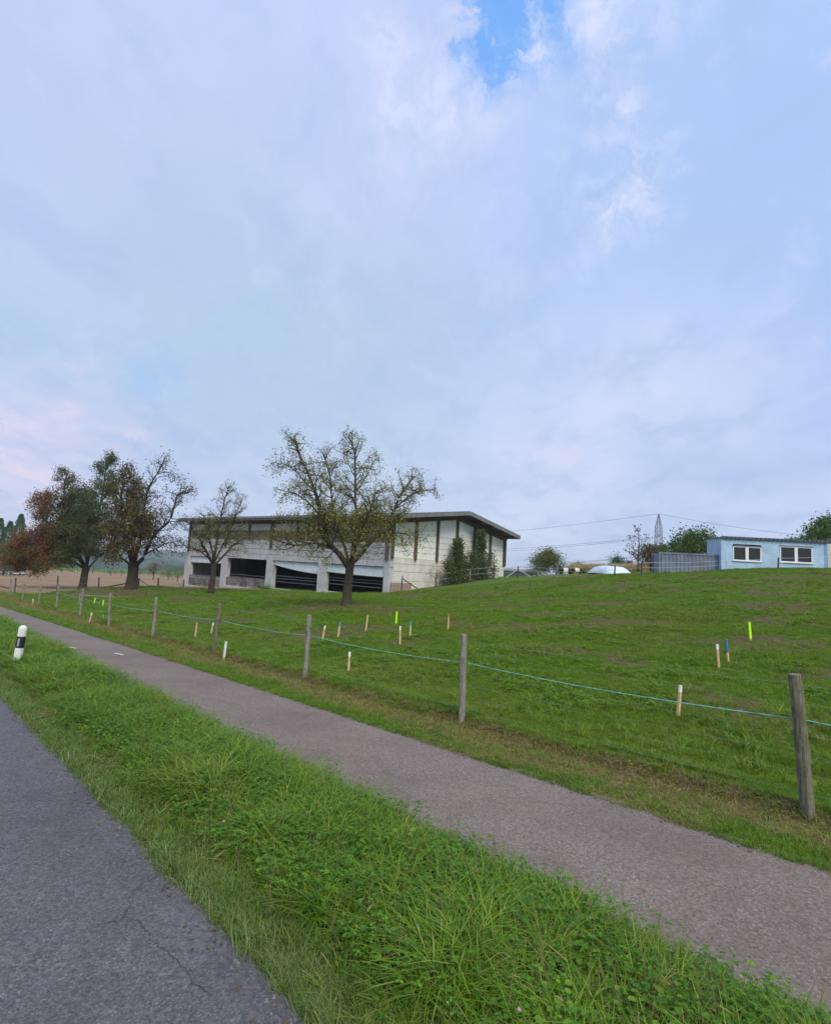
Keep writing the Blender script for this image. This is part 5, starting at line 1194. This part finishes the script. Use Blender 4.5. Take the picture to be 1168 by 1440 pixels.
def car(px, D, pyb, label, face):
    b = at(px, pyb, D); zb = g1(b[0], b[1]); root = empty('parked_car', (b[0], b[1], zb), label, 'car', rz=face)
    sec = [(-2.1, .35, .75), (-2.05, .3, .95), (-1.4, .28, 1.0), (1.0, .28, .98), (1.9, .3, .85), (2.1, .35, .6)]
    vs = []
    for (x_, z0, z1) in sec: vs += [(x_, -.85, z0), (x_, .85, z0), (x_, .85, z1), (x_, -.85, z1)]
    fs = [(0, 1, 2, 3), (23, 22, 21, 20)]+[(4*i+j, 4*i+(j+1) % 4, 4*i+4+(j+1) % 4, 4*i+4+j) for i in range(5) for j in range(4)]
    MB().add(vs, [f_[::-1] for f_ in fs]).build('body', m_carp, root, bevel=.05)
    q = [(-1.75, -.78, .97), (.95, -.78, .97), (.95, .78, .97), (-1.75, .78, .97), (-1.3, -.62, 1.45), (.25, -.62, 1.45), (.25, .62, 1.45), (-1.3, .62, 1.45)]
    MB().hexa(q).build('window_band', m_glass, root); MB().box(-1.32, .27, -.63, .63, 1.452, 1.49).build('roof', m_carp, root)
    for x_ in (-1.35, 1.3):
        for y_ in (-.8, .8): m = MB(); m.tube([(x_, y_-.1, .32), (x_, y_+.1, .32)], .32, 12); m.build('wheel', m_black, root)
car(24, 165, 807.5, 'small white car parked at the far end of the stubble field', math.radians(8))

# far hills as a real ridge
def ridge(name, D, a0, a1, zf, depth, label, mt, n=140):
    vs, fs = [], []; rows = 8
    for i in range(n+1):
        a = a0+(a1-a0)*i/n
        for j in range(rows+1):
            f_ = j/rows; r_ = D+depth*f_; h = zf(a, i)*math.sin(min(1, f_*1.6)*math.pi/2)*(1-.0*f_)
            vs.append((r_*math.sin(a), r_*math.cos(a), -22+h+(8*(fbm(np.array([a*60+3]), np.array([j*1.3]), 17)[0]-.5)*min(1, f_*4))))
    for i in range(n):
        for j in range(rows): k_ = i*(rows+1)+j; fs.append((k_, k_+1, k_+rows+2, k_+rows+1))
    o = mesh_obj(name, vs, fs, mt, smooth=True); tag(o, label, kind='structure')
ridge('hills', 1250, -1.2, .5, lambda a, i: 24+15*fbm(np.array([a*9]), np.array([0.]), 88)[0]+4*fbm(np.array([a*60]), np.array([0.]), 89)[0], 700, 'distant wooded hills on the horizon', m_hill)
ridge('wooded_rise', 520, -1.0, -.25, lambda a, i: 10+8*fbm(np.array([a*25]), np.array([0.]), 98)[0]+2.5*fbm(np.array([a*140]), np.array([0.]), 99)[0], 160, 'nearer wooded rise beyond the stubble field', m_hill, 200)

# ------------------------------------------------------------------ air
HAZE = True
if HAZE:
    hm = bpy.data.materials.new('haze'); hm.use_nodes = True; N = NT(hm.node_tree); N.n.clear(); o = N.new('ShaderNodeOutputMaterial'); v = N.new('ShaderNodeVolumePrincipled')
    v.inputs['Color'].default_value = (.90, .95, 1, 1); v.inputs['Density'].default_value = .00030; v.inputs['Anisotropy'].default_value = .2; N.l.new(v.outputs[0], o.inputs['Volume'])
    h = MB().box(-2450, 2450, -2450, 2450, -42, 60).build('haze', hm); tag(h, 'thin pale haze', 'haze', kind='stuff')
